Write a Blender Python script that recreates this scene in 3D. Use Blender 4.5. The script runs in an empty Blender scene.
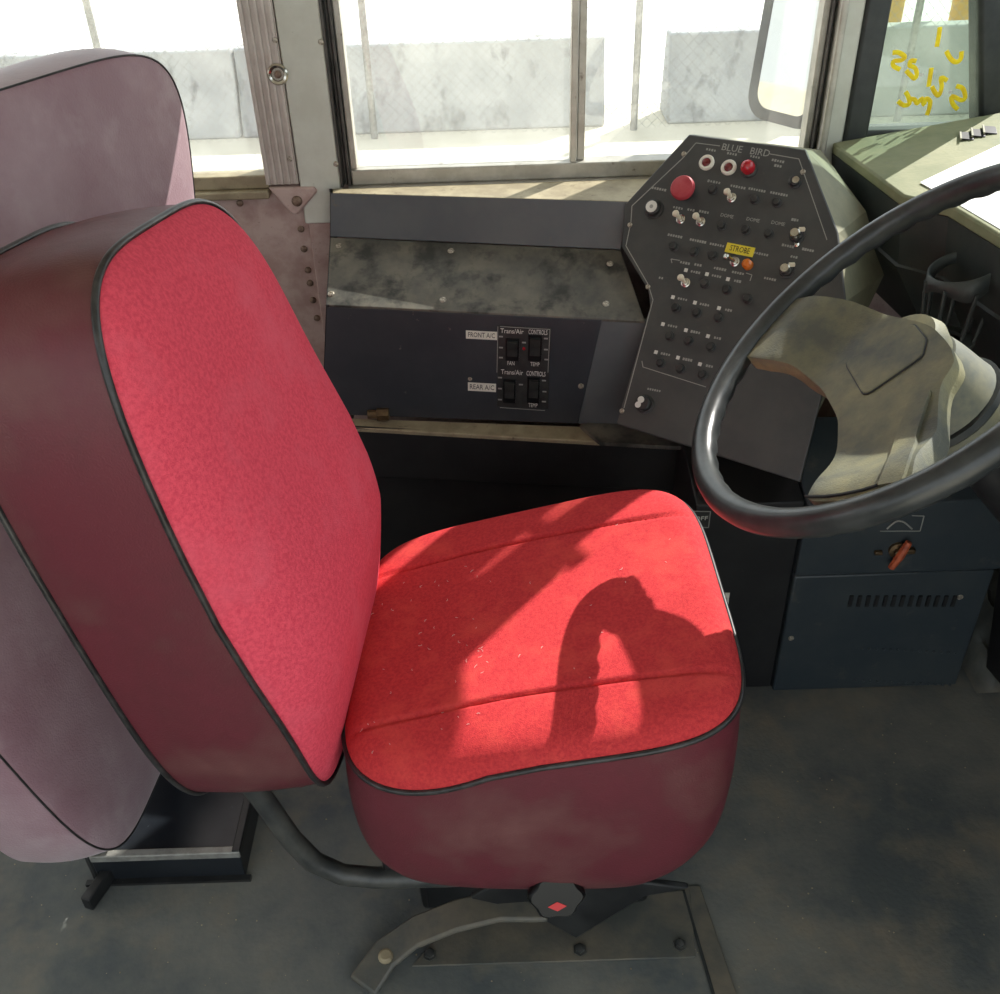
import bpy, bmesh, math, random
from mathutils import Vector, Matrix
random.seed(7)
V = Vector
R = math.radians
S = bpy.context.scene
COL = S.collection

# ------------------------------------------------------------------ camera
FPX, PITCH, ROLL = 1000.0, R(35.8), R(-1.9)
CAM = V((0, 0, 1.5))
FW = V((0, math.cos(PITCH), -math.sin(PITCH)))
_r = FW.cross(V((0, 0, 1))).normalized()
_u = _r.cross(FW)
RT = _r * math.cos(ROLL) + _u * math.sin(ROLL)
UP = -_r * math.sin(ROLL) + _u * math.cos(ROLL)
cd = bpy.data.cameras.new('camera')
cd.sensor_fit = 'HORIZONTAL'
cd.sensor_width = 36.0
cd.lens = 36.0 * FPX / 1000.0
cd.clip_start = 0.02
cam = bpy.data.objects.new('camera', cd)
COL.objects.link(cam)
cam.matrix_world = Matrix(((RT.x, UP.x, -FW.x, CAM.x), (RT.y, UP.y, -FW.y, CAM.y), (RT.z, UP.z, -FW.z, CAM.z), (0, 0, 0, 1)))
S.camera = cam

# ------------------------------------------------------------------ world, sun, exposure
w = bpy.data.worlds.new('sky')
S.world = w
w.use_nodes = True
nt = w.node_tree
nt.nodes.clear()
wo = nt.nodes.new('ShaderNodeOutputWorld')
bg = nt.nodes.new('ShaderNodeBackground')
bg.inputs['Color'].default_value = (0.86, 0.94, 1.0, 1)
bg.inputs['Strength'].default_value = 1.9
nt.links.new(bg.outputs[0], wo.inputs[0])
SUN = V((0.90, 0.92, 1.0)).normalized()
sd = bpy.data.lights.new('sun', 'SUN')
sd.energy = 9.0
sd.angle = R(0.5)
sd.color = (1.0, 0.96, 0.90)
so = bpy.data.objects.new('sun', sd)
COL.objects.link(so)
so.location = (4, 3, 6)
so.rotation_euler = (-SUN).to_track_quat('-Z', 'Y').to_euler()
S.view_settings.view_transform = 'Standard'
S.view_settings.look = 'None'
S.view_settings.exposure = 0.0
S.view_settings.gamma = 1.0
S.view_settings.use_curve_mapping = False

# ------------------------------------------------------------------ pixel rays onto real surfaces
def ray(px, py): return RT * ((px - 500) / FPX) - UP * ((py - 497) / FPX) + FW
def oz(px, py, z): d = ray(px, py); return CAM + d * ((z - CAM.z) / d.z)
def oy(px, py, y): d = ray(px, py); return CAM + d * ((y - CAM.y) / d.y)
def ox(px, py, x): d = ray(px, py); return CAM + d * ((x - CAM.x) / d.x)
def op(px, py, p0, n): d = ray(px, py); return CAM + d * ((p0 - CAM).dot(n) / d.dot(n))

# ------------------------------------------------------------------ materials
def rgb(r, g, b):
    f = lambda c: (c / 255 / 12.92) if c / 255 <= 0.04045 else ((c / 255 + 0.055) / 1.055) ** 2.4
    return (f(r), f(g), f(b), 1)

def mat(name, c1, c2=None, scale=8, rough=0.5, metal=0.0, bump=0.0, bscale=200, detail=6, lo=0.4, hi=0.62,
        c3=None, s3=30, lo3=0.6, hi3=0.7, sheen=0.0, sheen_white=False, spec=0.5, stretch=None, coat=0.0, rvar=0.0):
    m = bpy.data.materials.new(name)
    m.use_nodes = True
    t = m.node_tree
    b = t.nodes['Principled BSDF']
    b.inputs['Roughness'].default_value = rough
    b.inputs['Metallic'].default_value = metal
    b.inputs['Specular IOR Level'].default_value = spec
    b.inputs['Coat Weight'].default_value = coat
    if sheen:
        b.inputs['Sheen Weight'].default_value = sheen
        b.inputs['Sheen Roughness'].default_value = 0.4
        b.inputs['Sheen Tint'].default_value = (1, 0.95, 0.97, 1) if sheen_white else c1
    tc = t.nodes.new('ShaderNodeTexCoord')
    src = tc.outputs['Object']
    if stretch:
        mp = t.nodes.new('ShaderNodeMapping')
        mp.inputs['Scale'].default_value = stretch
        t.links.new(src, mp.inputs['Vector'])
        src = mp.outputs['Vector']
    def noise(sc, det, a, bb):
        n = t.nodes.new('ShaderNodeTexNoise')
        n.inputs['Scale'].default_value = sc
        n.inputs['Detail'].default_value = det
        n.inputs['Roughness'].default_value = 0.65
        t.links.new(src, n.inputs['Vector'])
        r = t.nodes.new('ShaderNodeMapRange')
        r.inputs['From Min'].default_value = a
        r.inputs['From Max'].default_value = bb
        t.links.new(n.outputs['Fac'], r.inputs['Value'])
        return r.outputs['Result']
    b.inputs['Base Color'].default_value = c1
    out = None
    if c2:
        mx = t.nodes.new('ShaderNodeMix'); mx.data_type = 'RGBA'
        mx.inputs['A'].default_value = c1; mx.inputs['B'].default_value = c2
        nf = noise(scale, detail, lo, hi)
        t.links.new(nf, mx.inputs['Factor'])
        out = mx.outputs['Result']
        if rvar:
            rr = t.nodes.new('ShaderNodeMapRange')
            rr.inputs['To Min'].default_value = rough; rr.inputs['To Max'].default_value = rough + rvar
            t.links.new(nf, rr.inputs['Value']); t.links.new(rr.outputs['Result'], b.inputs['Roughness'])
    if c3:
        m2 = t.nodes.new('ShaderNodeMix'); m2.data_type = 'RGBA'
        if out: t.links.new(out, m2.inputs['A'])
        else: m2.inputs['A'].default_value = c1
        m2.inputs['B'].default_value = c3
        t.links.new(noise(s3, 4, lo3, hi3), m2.inputs['Factor'])
        out = m2.outputs['Result']
    if out: t.links.new(out, b.inputs['Base Color'])
    if bump:
        n = t.nodes.new('ShaderNodeTexNoise')
        n.inputs['Scale'].default_value = bscale; n.inputs['Detail'].default_value = 3
        t.links.new(src, n.inputs['Vector'])
        bp = t.nodes.new('ShaderNodeBump')
        bp.inputs['Strength'].default_value = bump; bp.inputs['Distance'].default_value = 0.002
        t.links.new(n.outputs['Fac'], bp.inputs['Height'])
        t.links.new(bp.outputs['Normal'], b.inputs['Normal'])
    return m

def glass(name, tint, haze, gloss=0.05):
    m = bpy.data.materials.new(name); m.use_nodes = True
    t = m.node_tree; t.nodes.clear()
    o = t.nodes.new('ShaderNodeOutputMaterial')
    tr = t.nodes.new('ShaderNodeBsdfTransparent'); tr.inputs[0].default_value = tint
    df = t.nodes.new('ShaderNodeBsdfTranslucent'); df.inputs[0].default_value = (0.9, 0.9, 0.85, 1)
    gl = t.nodes.new('ShaderNodeBsdfGlossy'); gl.inputs['Roughness'].default_value = 0.02
    m1 = t.nodes.new('ShaderNodeMixShader'); m1.inputs[0].default_value = gloss
    m2 = t.nodes.new('ShaderNodeMixShader')
    tc = t.nodes.new('ShaderNodeTexCoord')
    n = t.nodes.new('ShaderNodeTexNoise'); n.inputs['Scale'].default_value = 9; n.inputs['Detail'].default_value = 8
    r = t.nodes.new('ShaderNodeMapRange')
    r.inputs['From Min'].default_value = 0.35; r.inputs['From Max'].default_value = 0.7
    r.inputs['To Min'].default_value = haze * 0.5; r.inputs['To Max'].default_value = haze * 1.6
    t.links.new(tc.outputs['Object'], n.inputs['Vector']); t.links.new(n.outputs['Fac'], r.inputs['Value'])
    t.links.new(tr.outputs[0], m1.inputs[1]); t.links.new(gl.outputs[0], m1.inputs[2])
    t.links.new(r.outputs['Result'], m2.inputs[0])
    t.links.new(m1.outputs[0], m2.inputs[1]); t.links.new(df.outputs[0], m2.inputs[2])
    t.links.new(m2.outputs[0], o.inputs[0])
    return m

K = {}
K['fabric'] = mat('red_velour', rgb(204, 66, 68), rgb(184, 54, 60), scale=220, rough=0.95, bump=0.5, bscale=700, sheen=0.12, spec=0.1, c3=rgb(214, 80, 74), s3=14, lo3=0.5, hi3=0.75)
K['fabric_back'] = mat('crimson_velour', rgb(236, 90, 108), rgb(218, 74, 94), scale=200, rough=0.95, bump=0.5, bscale=700, sheen=0.25, spec=0.1, c3=rgb(232, 100, 118), s3=9, lo3=0.5, hi3=0.78)
K['vinyl'] = mat('burgundy_vinyl', rgb(104, 42, 52), rgb(92, 39, 46), scale=5, rough=0.42, bump=0.25, bscale=420, c3=rgb(118, 76, 74), s3=5, lo3=0.5, hi3=0.78, rvar=0.12)
K['vinyl_old'] = mat('worn_purple_vinyl', rgb(170, 142, 150), rgb(152, 118, 128), scale=4, rough=0.5, sheen=0.5, sheen_white=True, bump=0.35, bscale=330, c3=rgb(186, 166, 172), s3=6, lo3=0.52, hi3=0.8)
K['piping'] = mat('black_piping', rgb(34, 33, 34), rgb(60, 58, 58), scale=40, rough=0.35)
K['blackmetal'] = mat('black_painted_steel', rgb(26, 27, 29), rgb(44, 45, 45), scale=14, rough=0.42, c3=rgb(92, 90, 84), s3=60, lo3=0.68, hi3=0.76)
K['tray'] = mat('black_tray_steel', rgb(24, 28, 34), rgb(34, 38, 44), scale=12, rough=0.35, c3=rgb(84, 88, 92), s3=70, lo3=0.7, hi3=0.78)
K['tube'] = mat('worn_black_tube', rgb(52, 54, 54), rgb(76, 76, 72), scale=22, rough=0.4)
K['floor'] = mat('dirty_rubber_floor', rgb(82, 89, 91), rgb(120, 120, 113), scale=3.6, rough=0.62, detail=9, bump=0.4, bscale=120, c3=rgb(134, 126, 110), s3=5.5, lo3=0.5, hi3=0.76, rvar=0.2)
K['floorplate'] = mat('dirty_floor_plate', rgb(80, 82, 78), rgb(116, 108, 94), scale=7, rough=0.55, detail=9, bump=0.3, bscale=90)
K['wallpink'] = mat('scuffed_metal_wall', rgb(190, 168, 160), rgb(168, 140, 132), scale=16, rough=0.5, c3=rgb(120, 104, 96), s3=120, lo3=0.64, hi3=0.74)
K['cream'] = mat('cream_painted_metal', rgb(204, 205, 194), rgb(192, 192, 180), scale=9, rough=0.5, c3=rgb(150, 142, 130), s3=80, lo3=0.7, hi3=0.8)
K['pillar'] = mat('grey_ribbed_metal', rgb(204, 196, 188), rgb(188, 178, 170), scale=14, rough=0.45, metal=0.15)
K['alu'] = mat('dull_aluminium', rgb(186, 182, 172), rgb(166, 161, 150), scale=20, rough=0.4, metal=0.3, c3=rgb(110, 100, 88), s3=50, lo3=0.62, hi3=0.76)
K['sill'] = mat('dusty_sill', rgb(172, 160, 132), rgb(146, 134, 110), scale=18, rough=0.6, metal=0.3, c3=rgb(110, 98, 78), s3=60, lo3=0.6, hi3=0.75)
K['darktrack'] = mat('dark_window_channel', rgb(84, 80, 76), rgb(60, 58, 56), scale=30, rough=0.5, metal=0.3)
K['rubber'] = mat('black_rubber', rgb(40, 44, 44), rgb(54, 57, 56), scale=20, rough=0.55)
K['consoleblack'] = mat('black_console', rgb(84, 88, 91), rgb(92, 95, 96), scale=11, rough=0.5, detail=8, c3=rgb(104, 98, 86), s3=38, lo3=0.66, hi3=0.8)
K['dusty'] = mat('dusty_console_panel', rgb(82, 81, 76), rgb(116, 111, 99), scale=9, rough=0.55, detail=10, c3=rgb(54, 54, 50), s3=16, lo3=0.5, hi3=0.66, stretch=(1, 1, 0.55))
K['acpanel'] = mat('blue_black_panel', rgb(46, 50, 56), rgb(56, 59, 63), scale=8, rough=0.42, c3=rgb(120, 116, 106), s3=44, lo3=0.68, hi3=0.78)
K['switchpanel'] = mat('charcoal_switch_panel', rgb(60, 61, 61), rgb(70, 70, 68), scale=12, rough=0.5, c3=rgb(90, 88, 80), s3=70, lo3=0.7, hi3=0.82)
K['dash'] = mat('dusty_dash_top', rgb(120, 124, 92), rgb(138, 138, 106), scale=11, rough=0.7, detail=9, c3=rgb(128, 130, 106), s3=26, lo3=0.6, hi3=0.74, bump=0.25, bscale=160)
K['dashside'] = mat('grey_green_dash_side', rgb(128, 128, 108), rgb(146, 142, 118), scale=14, rough=0.6, detail=8)
K['dashdark'] = mat('dark_dash', rgb(46, 52, 52), rgb(58, 62, 60), scale=12, rough=0.5)
K['deepblack'] = mat('black_lower_panel', rgb(24, 24, 26), rgb(34, 34, 35), scale=14, rough=0.5, c3=rgb(70, 66, 62), s3=40, lo3=0.7, hi3=0.8)
K['heater'] = mat('blue_black_heater', rgb(48, 57, 63), rgb(58, 65, 68), scale=8, rough=0.45, c3=rgb(84, 84, 78), s3=24, lo3=0.62, hi3=0.8)
K['wheelrim'] = mat('worn_wheel_rim', rgb(44, 47, 48), rgb(60, 62, 62), scale=24, rough=0.3)
K['wheelpad'] = mat('dusty_wheel_pad', rgb(84, 86, 78), rgb(136, 131, 98), scale=9, rough=0.6, detail=9, lo=0.38, hi=0.66, bump=0.3, bscale=400)
K['boot'] = mat('dusty_column_shroud', rgb(92, 94, 84), rgb(122, 118, 94), scale=14, rough=0.6)
K['white'] = mat('white_print', rgb(214, 212, 204), rough=0.6)
K['printgrey'] = mat('faded_print', rgb(150, 150, 144), rough=0.6)
K['labelwhite'] = mat('white_label_tape', rgb(226, 222, 208), rough=0.5)
K['labelink'] = mat('label_ink', rgb(70, 66, 62), rough=0.6)
K['yellow'] = mat('yellow_label_tape', rgb(226, 206, 60), rough=0.5)
K['ink'] = mat('black_ink', rgb(40, 36, 22), rough=0.6)
K['chrome'] = mat('chrome', rgb(210, 206, 196), rgb(180, 176, 168), scale=30, rough=0.22, metal=1.0)
K['screw'] = mat('screw_metal', rgb(196, 188, 172), rgb(120, 112, 100), scale=300, rough=0.4, metal=0.6)
K['rivet'] = mat('rusty_rivet', rgb(136, 116, 100), rgb(104, 84, 72), scale=200, rough=0.5, metal=0.4)
K['redknob'] = mat('red_knob', rgb(168, 54, 64), rgb(180, 74, 80), scale=30, rough=0.5)
K['redlens'] = mat('red_lens', rgb(176, 26, 40), rough=0.18, coat=0.5)
K['darklens'] = mat('dark_red_lens', rgb(104, 34, 36), rough=0.2, coat=0.4)
K['orangelens'] = mat('orange_lens', rgb(204, 108, 30), rough=0.2, coat=0.4)
K['ivory'] = mat('ivory_toggle', rgb(216, 204, 180), rough=0.4)
K['darkknob'] = mat('dark_knob', rgb(40, 40, 40), rgb(52, 52, 50), scale=60, rough=0.45)
K['brass'] = mat('aged_brass', rgb(120, 100, 72), rgb(84, 68, 52), scale=90, rough=0.45, metal=0.7)
K['orange'] = mat('orange_valve', rgb(196, 96, 58), rgb(150, 66, 42), scale=80, rough=0.5)
K['paper'] = mat('white_paper', rgb(246, 246, 244), rough=0.8)
K['cup'] = mat('grey_plastic_cup_holder', rgb(62, 68, 68), rgb(78, 82, 80), scale=20, rough=0.45)
K['paint'] = mat('yellow_paint_marker', rgb(255, 232, 20), rgb(244, 206, 8), scale=60, rough=0.6)
K['redmark'] = mat('red_mark', rgb(214, 56, 58), rough=0.5)
K['gloss'] = mat('glossy_black_knob', rgb(20, 22, 23), rough=0.3, spec=0.35)
K['headliner'] = mat('off_white_headliner', rgb(206, 204, 196), rgb(196, 192, 184), scale=6, rough=0.6)
K['concrete'] = mat('pale_concrete_lot', rgb(212, 204, 184), rgb(196, 188, 168), scale=0.9, rough=0.85, detail=9, stretch=(0.3, 1.6, 1))
K['kerb'] = mat('sun_bleached_kerb', rgb(216, 208, 190), rgb(188, 180, 160), scale=3, rough=0.85)
K['gravel'] = mat('white_gravel_yard', rgb(232, 230, 222), rgb(218, 214, 204), scale=1.2, rough=0.9)
K['barrierwall'] = mat('weathered_concrete', rgb(180, 181, 180), rgb(156, 158, 158), scale=1.4, rough=0.85, detail=8, c3=rgb(112, 113, 113), s3=3.4, lo3=0.54, hi3=0.70, stretch=(1.4, 1, 0.9))
K['wallblue'] = mat('blue_grey_concrete', rgb(176, 176, 170), rgb(158, 160, 154), scale=1.8, rough=0.85, detail=8)
K['galv'] = mat('galvanised_steel', rgb(168, 166, 160), rgb(140, 138, 132), scale=30, rough=0.5, metal=0.4)
K['yellowpost'] = mat('yellow_bollard', rgb(224, 176, 80), rgb(208, 160, 70), scale=6, rough=0.6)
K['mirrorframe'] = mat('dark_mirror_frame', rgb(62, 64, 66), rough=0.45)
K['mirror'] = mat('mirror_face', rgb(206, 204, 196), rough=0.03, metal=1.0)
K['glass'] = glass('dusty_window_glass', (0.97, 0.98, 0.97, 1), 0.045)
K['tintglass'] = glass('green_tinted_glass', (0.70, 0.78, 0.72, 1), 0.05)
K['windshield'] = glass('windshield_glass', (0.95, 0.98, 0.97, 1), 0.02)

# ------------------------------------------------------------------ mesh builder
class MB:
    def __init__(self): self.v = []; self.f = []
    def add(self, vs, fs):
        o = len(self.v)
        self.v += [V(p) for p in vs]
        self.f += [[i + o for i in q] for q in fs]
        return self
    def box(self, c, s, rot=None):
        c = V(c); x, y, z = [d / 2 for d in s]
        ps = [V((a * x, b * y, d * z)) for d in (-1, 1) for a, b in ((-1, -1), (1, -1), (1, 1), (-1, 1))]
        if rot: ps = [rot @ p for p in ps]
        return self.add([c + p for p in ps], [(3, 2, 1, 0), (4, 5, 6, 7), (0, 1, 5, 4), (1, 2, 6, 5), (2, 3, 7, 6), (3, 0, 4, 7)])
    def span(self, a, b):
        a, b = V(a), V(b)
        return self.box((a + b) / 2, [abs(b[i] - a[i]) for i in range(3)])
    def prism(self, poly, ext):
        poly = [V(p) for p in poly]; n = len(poly); ext = V(ext)
        return self.add(poly + [p + ext for p in poly],
                        [list(range(n))[::-1], list(range(n, 2 * n))] + [(i, (i + 1) % n, n + (i + 1) % n, n + i) for i in range(n)])
    def hexa(self, bottom, top):
        return self.add(list(bottom) + list(top), [(3, 2, 1, 0), (4, 5, 6, 7), (0, 1, 5, 4), (1, 2, 6, 5), (2, 3, 7, 6), (3, 0, 4, 7)])
    def tube(self, pts, r, seg=10, closed=False, flat=1.0):
        pts = [V(p) for p in pts]; n = len(pts); rings = []
        prev = None
        for i in range(n):
            if closed: t = pts[(i + 1) % n] - pts[i - 1]
            else: t = pts[min(i + 1, n - 1)] - pts[max(i - 1, 0)]
            t.normalize()
            if prev is None:
                a = t.orthogonal().normalized()
            else:
                a = (prev - t * prev.dot(t)).normalized()
            prev = a
            b = t.cross(a)
            rr = r[i] if isinstance(r, (list, tuple)) else r
            rings.append([pts[i] + a * math.cos(2 * math.pi * k / seg) * rr + b * math.sin(2 * math.pi * k / seg) * rr * flat for k in range(seg)])
        vs = [p for q in rings for p in q]; fs = []
        for i in range(n if closed else n - 1):
            j = (i + 1) % n
            off = 0
            if closed and j == 0:
                off = min(range(seg), key=lambda o: (rings[i][0] - rings[0][o]).length)
            for k in range(seg):
                fs.append((i * seg + k, i * seg + (k + 1) % seg, j * seg + (k + 1 + off) % seg, j * seg + (k + off) % seg))
        if not closed: fs += [list(range(seg))[::-1], list(range((n - 1) * seg, n * seg))]
        return self.add(vs, fs)
    def lathe(self, prof, o=(0, 0, 0), axis=(0, 0, 1), seg=20, a0=None):
        o = V(o); ax = V(axis).normalized(); a = ax.orthogonal().normalized() if a0 is None else V(a0); b = ax.cross(a)
        vs = []; fs = []; n = len(prof)
        for r, h in prof:
            for k in range(seg):
                t = 2 * math.pi * k / seg
                vs.append(o + ax * h + (a * math.cos(t) + b * math.sin(t)) * r)
        for i in range(n - 1):
            for k in range(seg):
                fs.append((i * seg + k, i * seg + (k + 1) % seg, (i + 1) * seg + (k + 1) % seg, (i + 1) * seg + k))
        fs += [list(range(seg))[::-1], list(range((n - 1) * seg, n * seg))]
        return self.add(vs, fs)
    def mesh(self, name, m, off=None, smooth=True, ang=35):
        me = bpy.data.meshes.new(name)
        vs = [tuple(p - off) for p in self.v] if off is not None else [tuple(p) for p in self.v]
        me.from_pydata(vs, [], [tuple(q) for q in self.f])
        me.materials.append(K[m] if isinstance(m, str) else m)
        bm = bmesh.new(); bm.from_mesh(me)
        bmesh.ops.recalc_face_normals(bm, faces=bm.faces)
        bm.to_mesh(me); bm.free()
        if smooth:
            me.shade_smooth(); me.set_sharp_from_angle(angle=R(ang))
        return me
    def build(self, name, m, parent=None, bevel=0, loc=None, smooth=True, ang=35, seg=2):
        off = root_loc(parent) if parent else V(loc) if loc else V((0, 0, 0))
        me = self.mesh(name, m, off, smooth, ang)
        o = bpy.data.objects.new(name, me); COL.objects.link(o)
        if parent: o.parent = parent
        else: o.location = off
        if bevel:
            b = o.modifiers.new('bevel', 'BEVEL'); b.width = bevel; b.segments = seg; b.limit_method = 'ANGLE'; b.angle_limit = R(30)
            b.harden_normals = False
        return o

def root_loc(o):
    while o.parent: o = o.parent
    return V(o.location)

def tag(o, label=None, cat=None, group=None, kind=None):
    if label: o['label'] = label
    if cat: o['category'] = cat
    if group: o['group'] = group
    if kind: o['kind'] = kind
    return o
def thing(name, label, cat, loc, group=None):
    o = bpy.data.objects.new(name, None); COL.objects.link(o)
    o.empty_display_size = 0.05
    o.location = loc
    return tag(o, label, cat, group)
def place(name, me, parent, mtx):
    """one more copy of a shared piece mesh, placed by a world matrix under an unrotated parent"""
    o = bpy.data.objects.new(name, me); COL.objects.link(o)
    o.parent = parent
    o.matrix_local = Matrix.Translation(-root_loc(parent)) @ mtx
    return o
def frame(o, z, x=None):
    z = V(z).normalized()
    if x is None: x = z.orthogonal()
    x = V(x); x = (x - z * x.dot(z)).normalized(); y = z.cross(x)
    return Matrix(((x.x, y.x, z.x, o[0]), (x.y, y.y, z.y, o[1]), (x.z, y.z, z.z, o[2]), (0, 0, 0, 1)))

def text(s, size, m, parent, mtx, name='lettering', width=None, depth=0.0003):
    c = bpy.data.curves.new('t', 'FONT'); c.body = s; c.size = size; c.align_x = 'CENTER'; c.align_y = 'CENTER'; c.extrude = depth; c.resolution_u = 2
    o = bpy.data.objects.new('t', c); COL.objects.link(o)
    me = bpy.data.meshes.new_from_object(o.evaluated_get(bpy.context.evaluated_depsgraph_get()))
    bpy.data.objects.remove(o); bpy.data.curves.remove(c)
    me.name = name
    me.materials.clear(); me.materials.append(K[m])
    if width:
        xs = [v.co.x for v in me.vertices]; k = width / (max(xs) - min(xs))
        for v in me.vertices: v.co.x *= k
    return place(name, me, parent, mtx)

SCREW = MB().lathe([(0.0052, 0), (0.0052, 0.0012), (0.0040, 0.0024), (0.0014, 0.0026), (0.0012, 0.0016)], seg=12).mesh('screw', 'screw')
RIVET = MB().lathe([(0.007, 0), (0.0068, 0.002), (0.005, 0.0038), (0.002, 0.0044)], seg=12).mesh('rivet', 'rivet')
BOLT = MB().lathe([(0.014, 0), (0.014, 0.003), (0.0095, 0.003), (0.0095, 0.009), (0.006, 0.0105)], seg=6).mesh('bolt', 'tube')

# =================================================================== THE SHELL
YW = 1.95
wx = lambda px, py: oy(px, py, YW).x
W1R = wx(268, 182)                     # passenger window, front edge of the glass
W2L, W2R = wx(357, 165), wx(805, 130)  # driver's sliding window
W3L, W3R = wx(886, 0), 0.955           # quarter window
SILL = 0.89
ZT = 1.45                              # top of the windows
CEIL = 1.95

flo = tag(MB().span((-3.0, -0.62, -0.06), (1.25, 2.0, 0)).build('floor', 'floor'), 'dark grey worn rubber floor with tan dirt', kind='structure')
cei = tag(MB().span((-3.0, -0.62, CEIL), (1.02, 2.0, CEIL + 0.05)).build('ceiling', 'headliner'), 'off-white bus ceiling', kind='structure')

wl = MB()
wl.span((-3.0, YW, 0), (1.25, 2.0, SILL - 0.03))
ZQ = 1.47  # quarter-window top, lowered out of view to keep stray sun off the cushion
wl.span((-3.0, YW, ZT), (W3L - 0.03, 2.0, CEIL)); wl.span((W3L - 0.03, YW, ZQ), (0.905, 2.0, CEIL)); wl.span((0.905, YW, 1.88), (1.02, 2.0, CEIL))
for a, b in ((-3.0, -2.9), (-1.52, -1.42), (W1R + 0.004, W2L - 0.055), (W2R + 0.05, W3L - 0.03)):
    wl.span((a, YW, SILL - 0.03), (b, 2.0, ZT))
wl = tag(wl.build('wall_left', 'wallpink'), 'scuffed pinkish metal side wall below the windows', kind='structure')

wr = MB()
wr.span((-3.0, -0.67, 0), (-0.5, -0.62, 0.75)); wr.span((-3.0, -0.67, 1.7), (1.02, -0.62, CEIL))
for x in (-3.0, -1.8, -0.6, 0.95): wr.span((x, -0.67, 0), (x + 0.1, -0.62, CEIL))
tag(wr.build('wall_right', 'cream'), 'cream side wall with open doorway', kind='structure')
wb = MB().span((-3.05, -0.67, 0), (-3.0, 2.0, 0.85)).span((-3.05, -0.67, 1.75), (-3.0, 2.0, CEIL)).span((-3.05, -0.67, 0.85), (-3.0, -0.3, 1.75)).span((-3.05, 1.6, 0.85), (-3.0, 2.0, 1.75))
tag(wb.build('wall_rear', 'cream'), 'cream rear wall of the bus', kind='structure')
# front wall: cowl below the windshield with an unseen strip added to stop floor sun, header above it, slanted corner post at the driver's side
HDX, HDZ = 1.04, 1.84
wf = MB().span((1.22, -0.67, -0.0), (1.27, 2.0, 0.86)).span((1.185, -0.67, 0.86), (1.24, 2.0, 1.12)).span((HDX - 0.03, -0.67, HDZ), (HDX + 0.03, 2.0, CEIL + 0.05))
wf.hexa([(1.2, 0.62, 0.84), (1.26, 0.62, 0.84), (1.26, 0.66, 0.84), (1.2, 0.66, 0.84)], [(0.97, 0.62, HDZ), (1.03, 0.62, HDZ), (1.03, 0.66, HDZ), (0.97, 0.66, HDZ)])
tag(wf.build('wall_front', 'dashdark'), 'dark front wall framing the windshield', kind='structure')
ws = MB().add([(1.235, -0.6, 0.86), (1.235, 1.9, 0.86), (HDX, 1.9, HDZ), (HDX, -0.6, HDZ)], [(0, 1, 2, 3)])
tag(ws.build('window_4', 'windshield'), 'clear slanted windshield', kind='structure')
# slanted corner post (dark rubber) right of the quarter window
ap = MB()
a0, a1 = oy(980, 114, YW - 0.01), oy(980, 0, YW - 0.01)
d = (a1 - a0) / (a1.z - a0.z)
pb = a0 + d * (0.80 - a0.z); pt = a0 + d * (1.80 - a0.z)
ap.hexa([pb, pb + V((0.055, 0, 0)), pb + V((0.055, 0.06, 0)), pb + V((0, 0.06, 0))], [pt, pt + V((0.055, 0, 0)), pt + V((0.055, 0.06, 0)), pt + V((0, 0.06, 0))])
tag(ap.build('trim_3', 'rubber', bevel=0.008), 'black rubber corner post beside the yellow-marked window', kind='structure')

# unseen panel added to cast the sun patch's straight edge on the seat
vz = thing('sun_blocker', 'dark padded sun visor hanging above the driver window corner', 'light blocker', (0.87, 1.5, 1.5))
MB().hexa([(0.805, 1.05, 1.50), (0.820, 1.05, 1.50), (0.820, 1.94, 1.50), (0.805, 1.94, 1.50)], [(0.93, 1.05, 1.76), (0.945, 1.05, 1.76), (0.945, 1.94, 1.76), (0.93, 1.94, 1.76)]).build('panel', 'rubber', vz, bevel=0.005)
MB().tube([(0.94, 1.03, 1.75), (0.94, 1.93, 1.75)], 0.008, 8).build('rod', 'chrome', vz)
for y_ in (1.12, 1.84): MB().tube([(0.94, y_, 1.75), (0.98, y_, CEIL)], 0.008, 8).build('bracket', 'chrome', vz)

# ---- window_1 (behind the driver)
f1 = MB().span((-1.42, YW - 0.012, SILL - 0.03), (W1R + 0.004, YW + 0.03, SILL - 0.004)).span((-1.42, YW - 0.03, SILL - 0.045), (W1R + 0.004, YW + 0.03, SILL - 0.03)).span((-1.42, YW, ZT - 0.03), (W1R + 0.004, YW + 0.03, ZT)).span((-1.42, YW, SILL - 0.02), (-1.39, YW + 0.03, ZT))
f1 = tag(f1.build('window_1', 'sill', bevel=0.003), 'aluminium-framed side window behind the driver seat', kind='structure')
MB().span((-1.40, YW + 0.012, SILL - 0.01), (W1R + 0.002, YW + 0.016, ZT)).build('pane', 'glass', f1)

# ---- window_2 (driver's sliding window)
MX0, MX1 = wx(572, 0), wx(588, 0)
f2 = MB()
f2.span((W2L - 0.02, YW - 0.03, SILL - 0.055), (W2R + 0.02, YW + 0.04, SILL - 0.03))
f2.span((W2L - 0.012, YW - 0.012, SILL - 0.03), (W2R + 0.015, YW + 0.03, SILL))
f2.span((W2L - 0.012, YW - 0.012, ZT - 0.03), (W2R + 0.015, YW + 0.03, ZT))
f2 = tag(f2.build('window_2', 'alu', bevel=0.003), 'aluminium-framed sliding window beside the driver', kind='structure')
MB().span((W2L - 0.012, YW - 0.006, SILL), (W2L, YW + 0.03, ZT - 0.03)).build('frame_side', 'alu', f2, bevel=0.002)
MB().span((W2R, YW - 0.006, SILL), (W2R + 0.012, YW + 0.03, ZT - 0.03)).build('frame_side', 'alu', f2, bevel=0.002)
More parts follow.
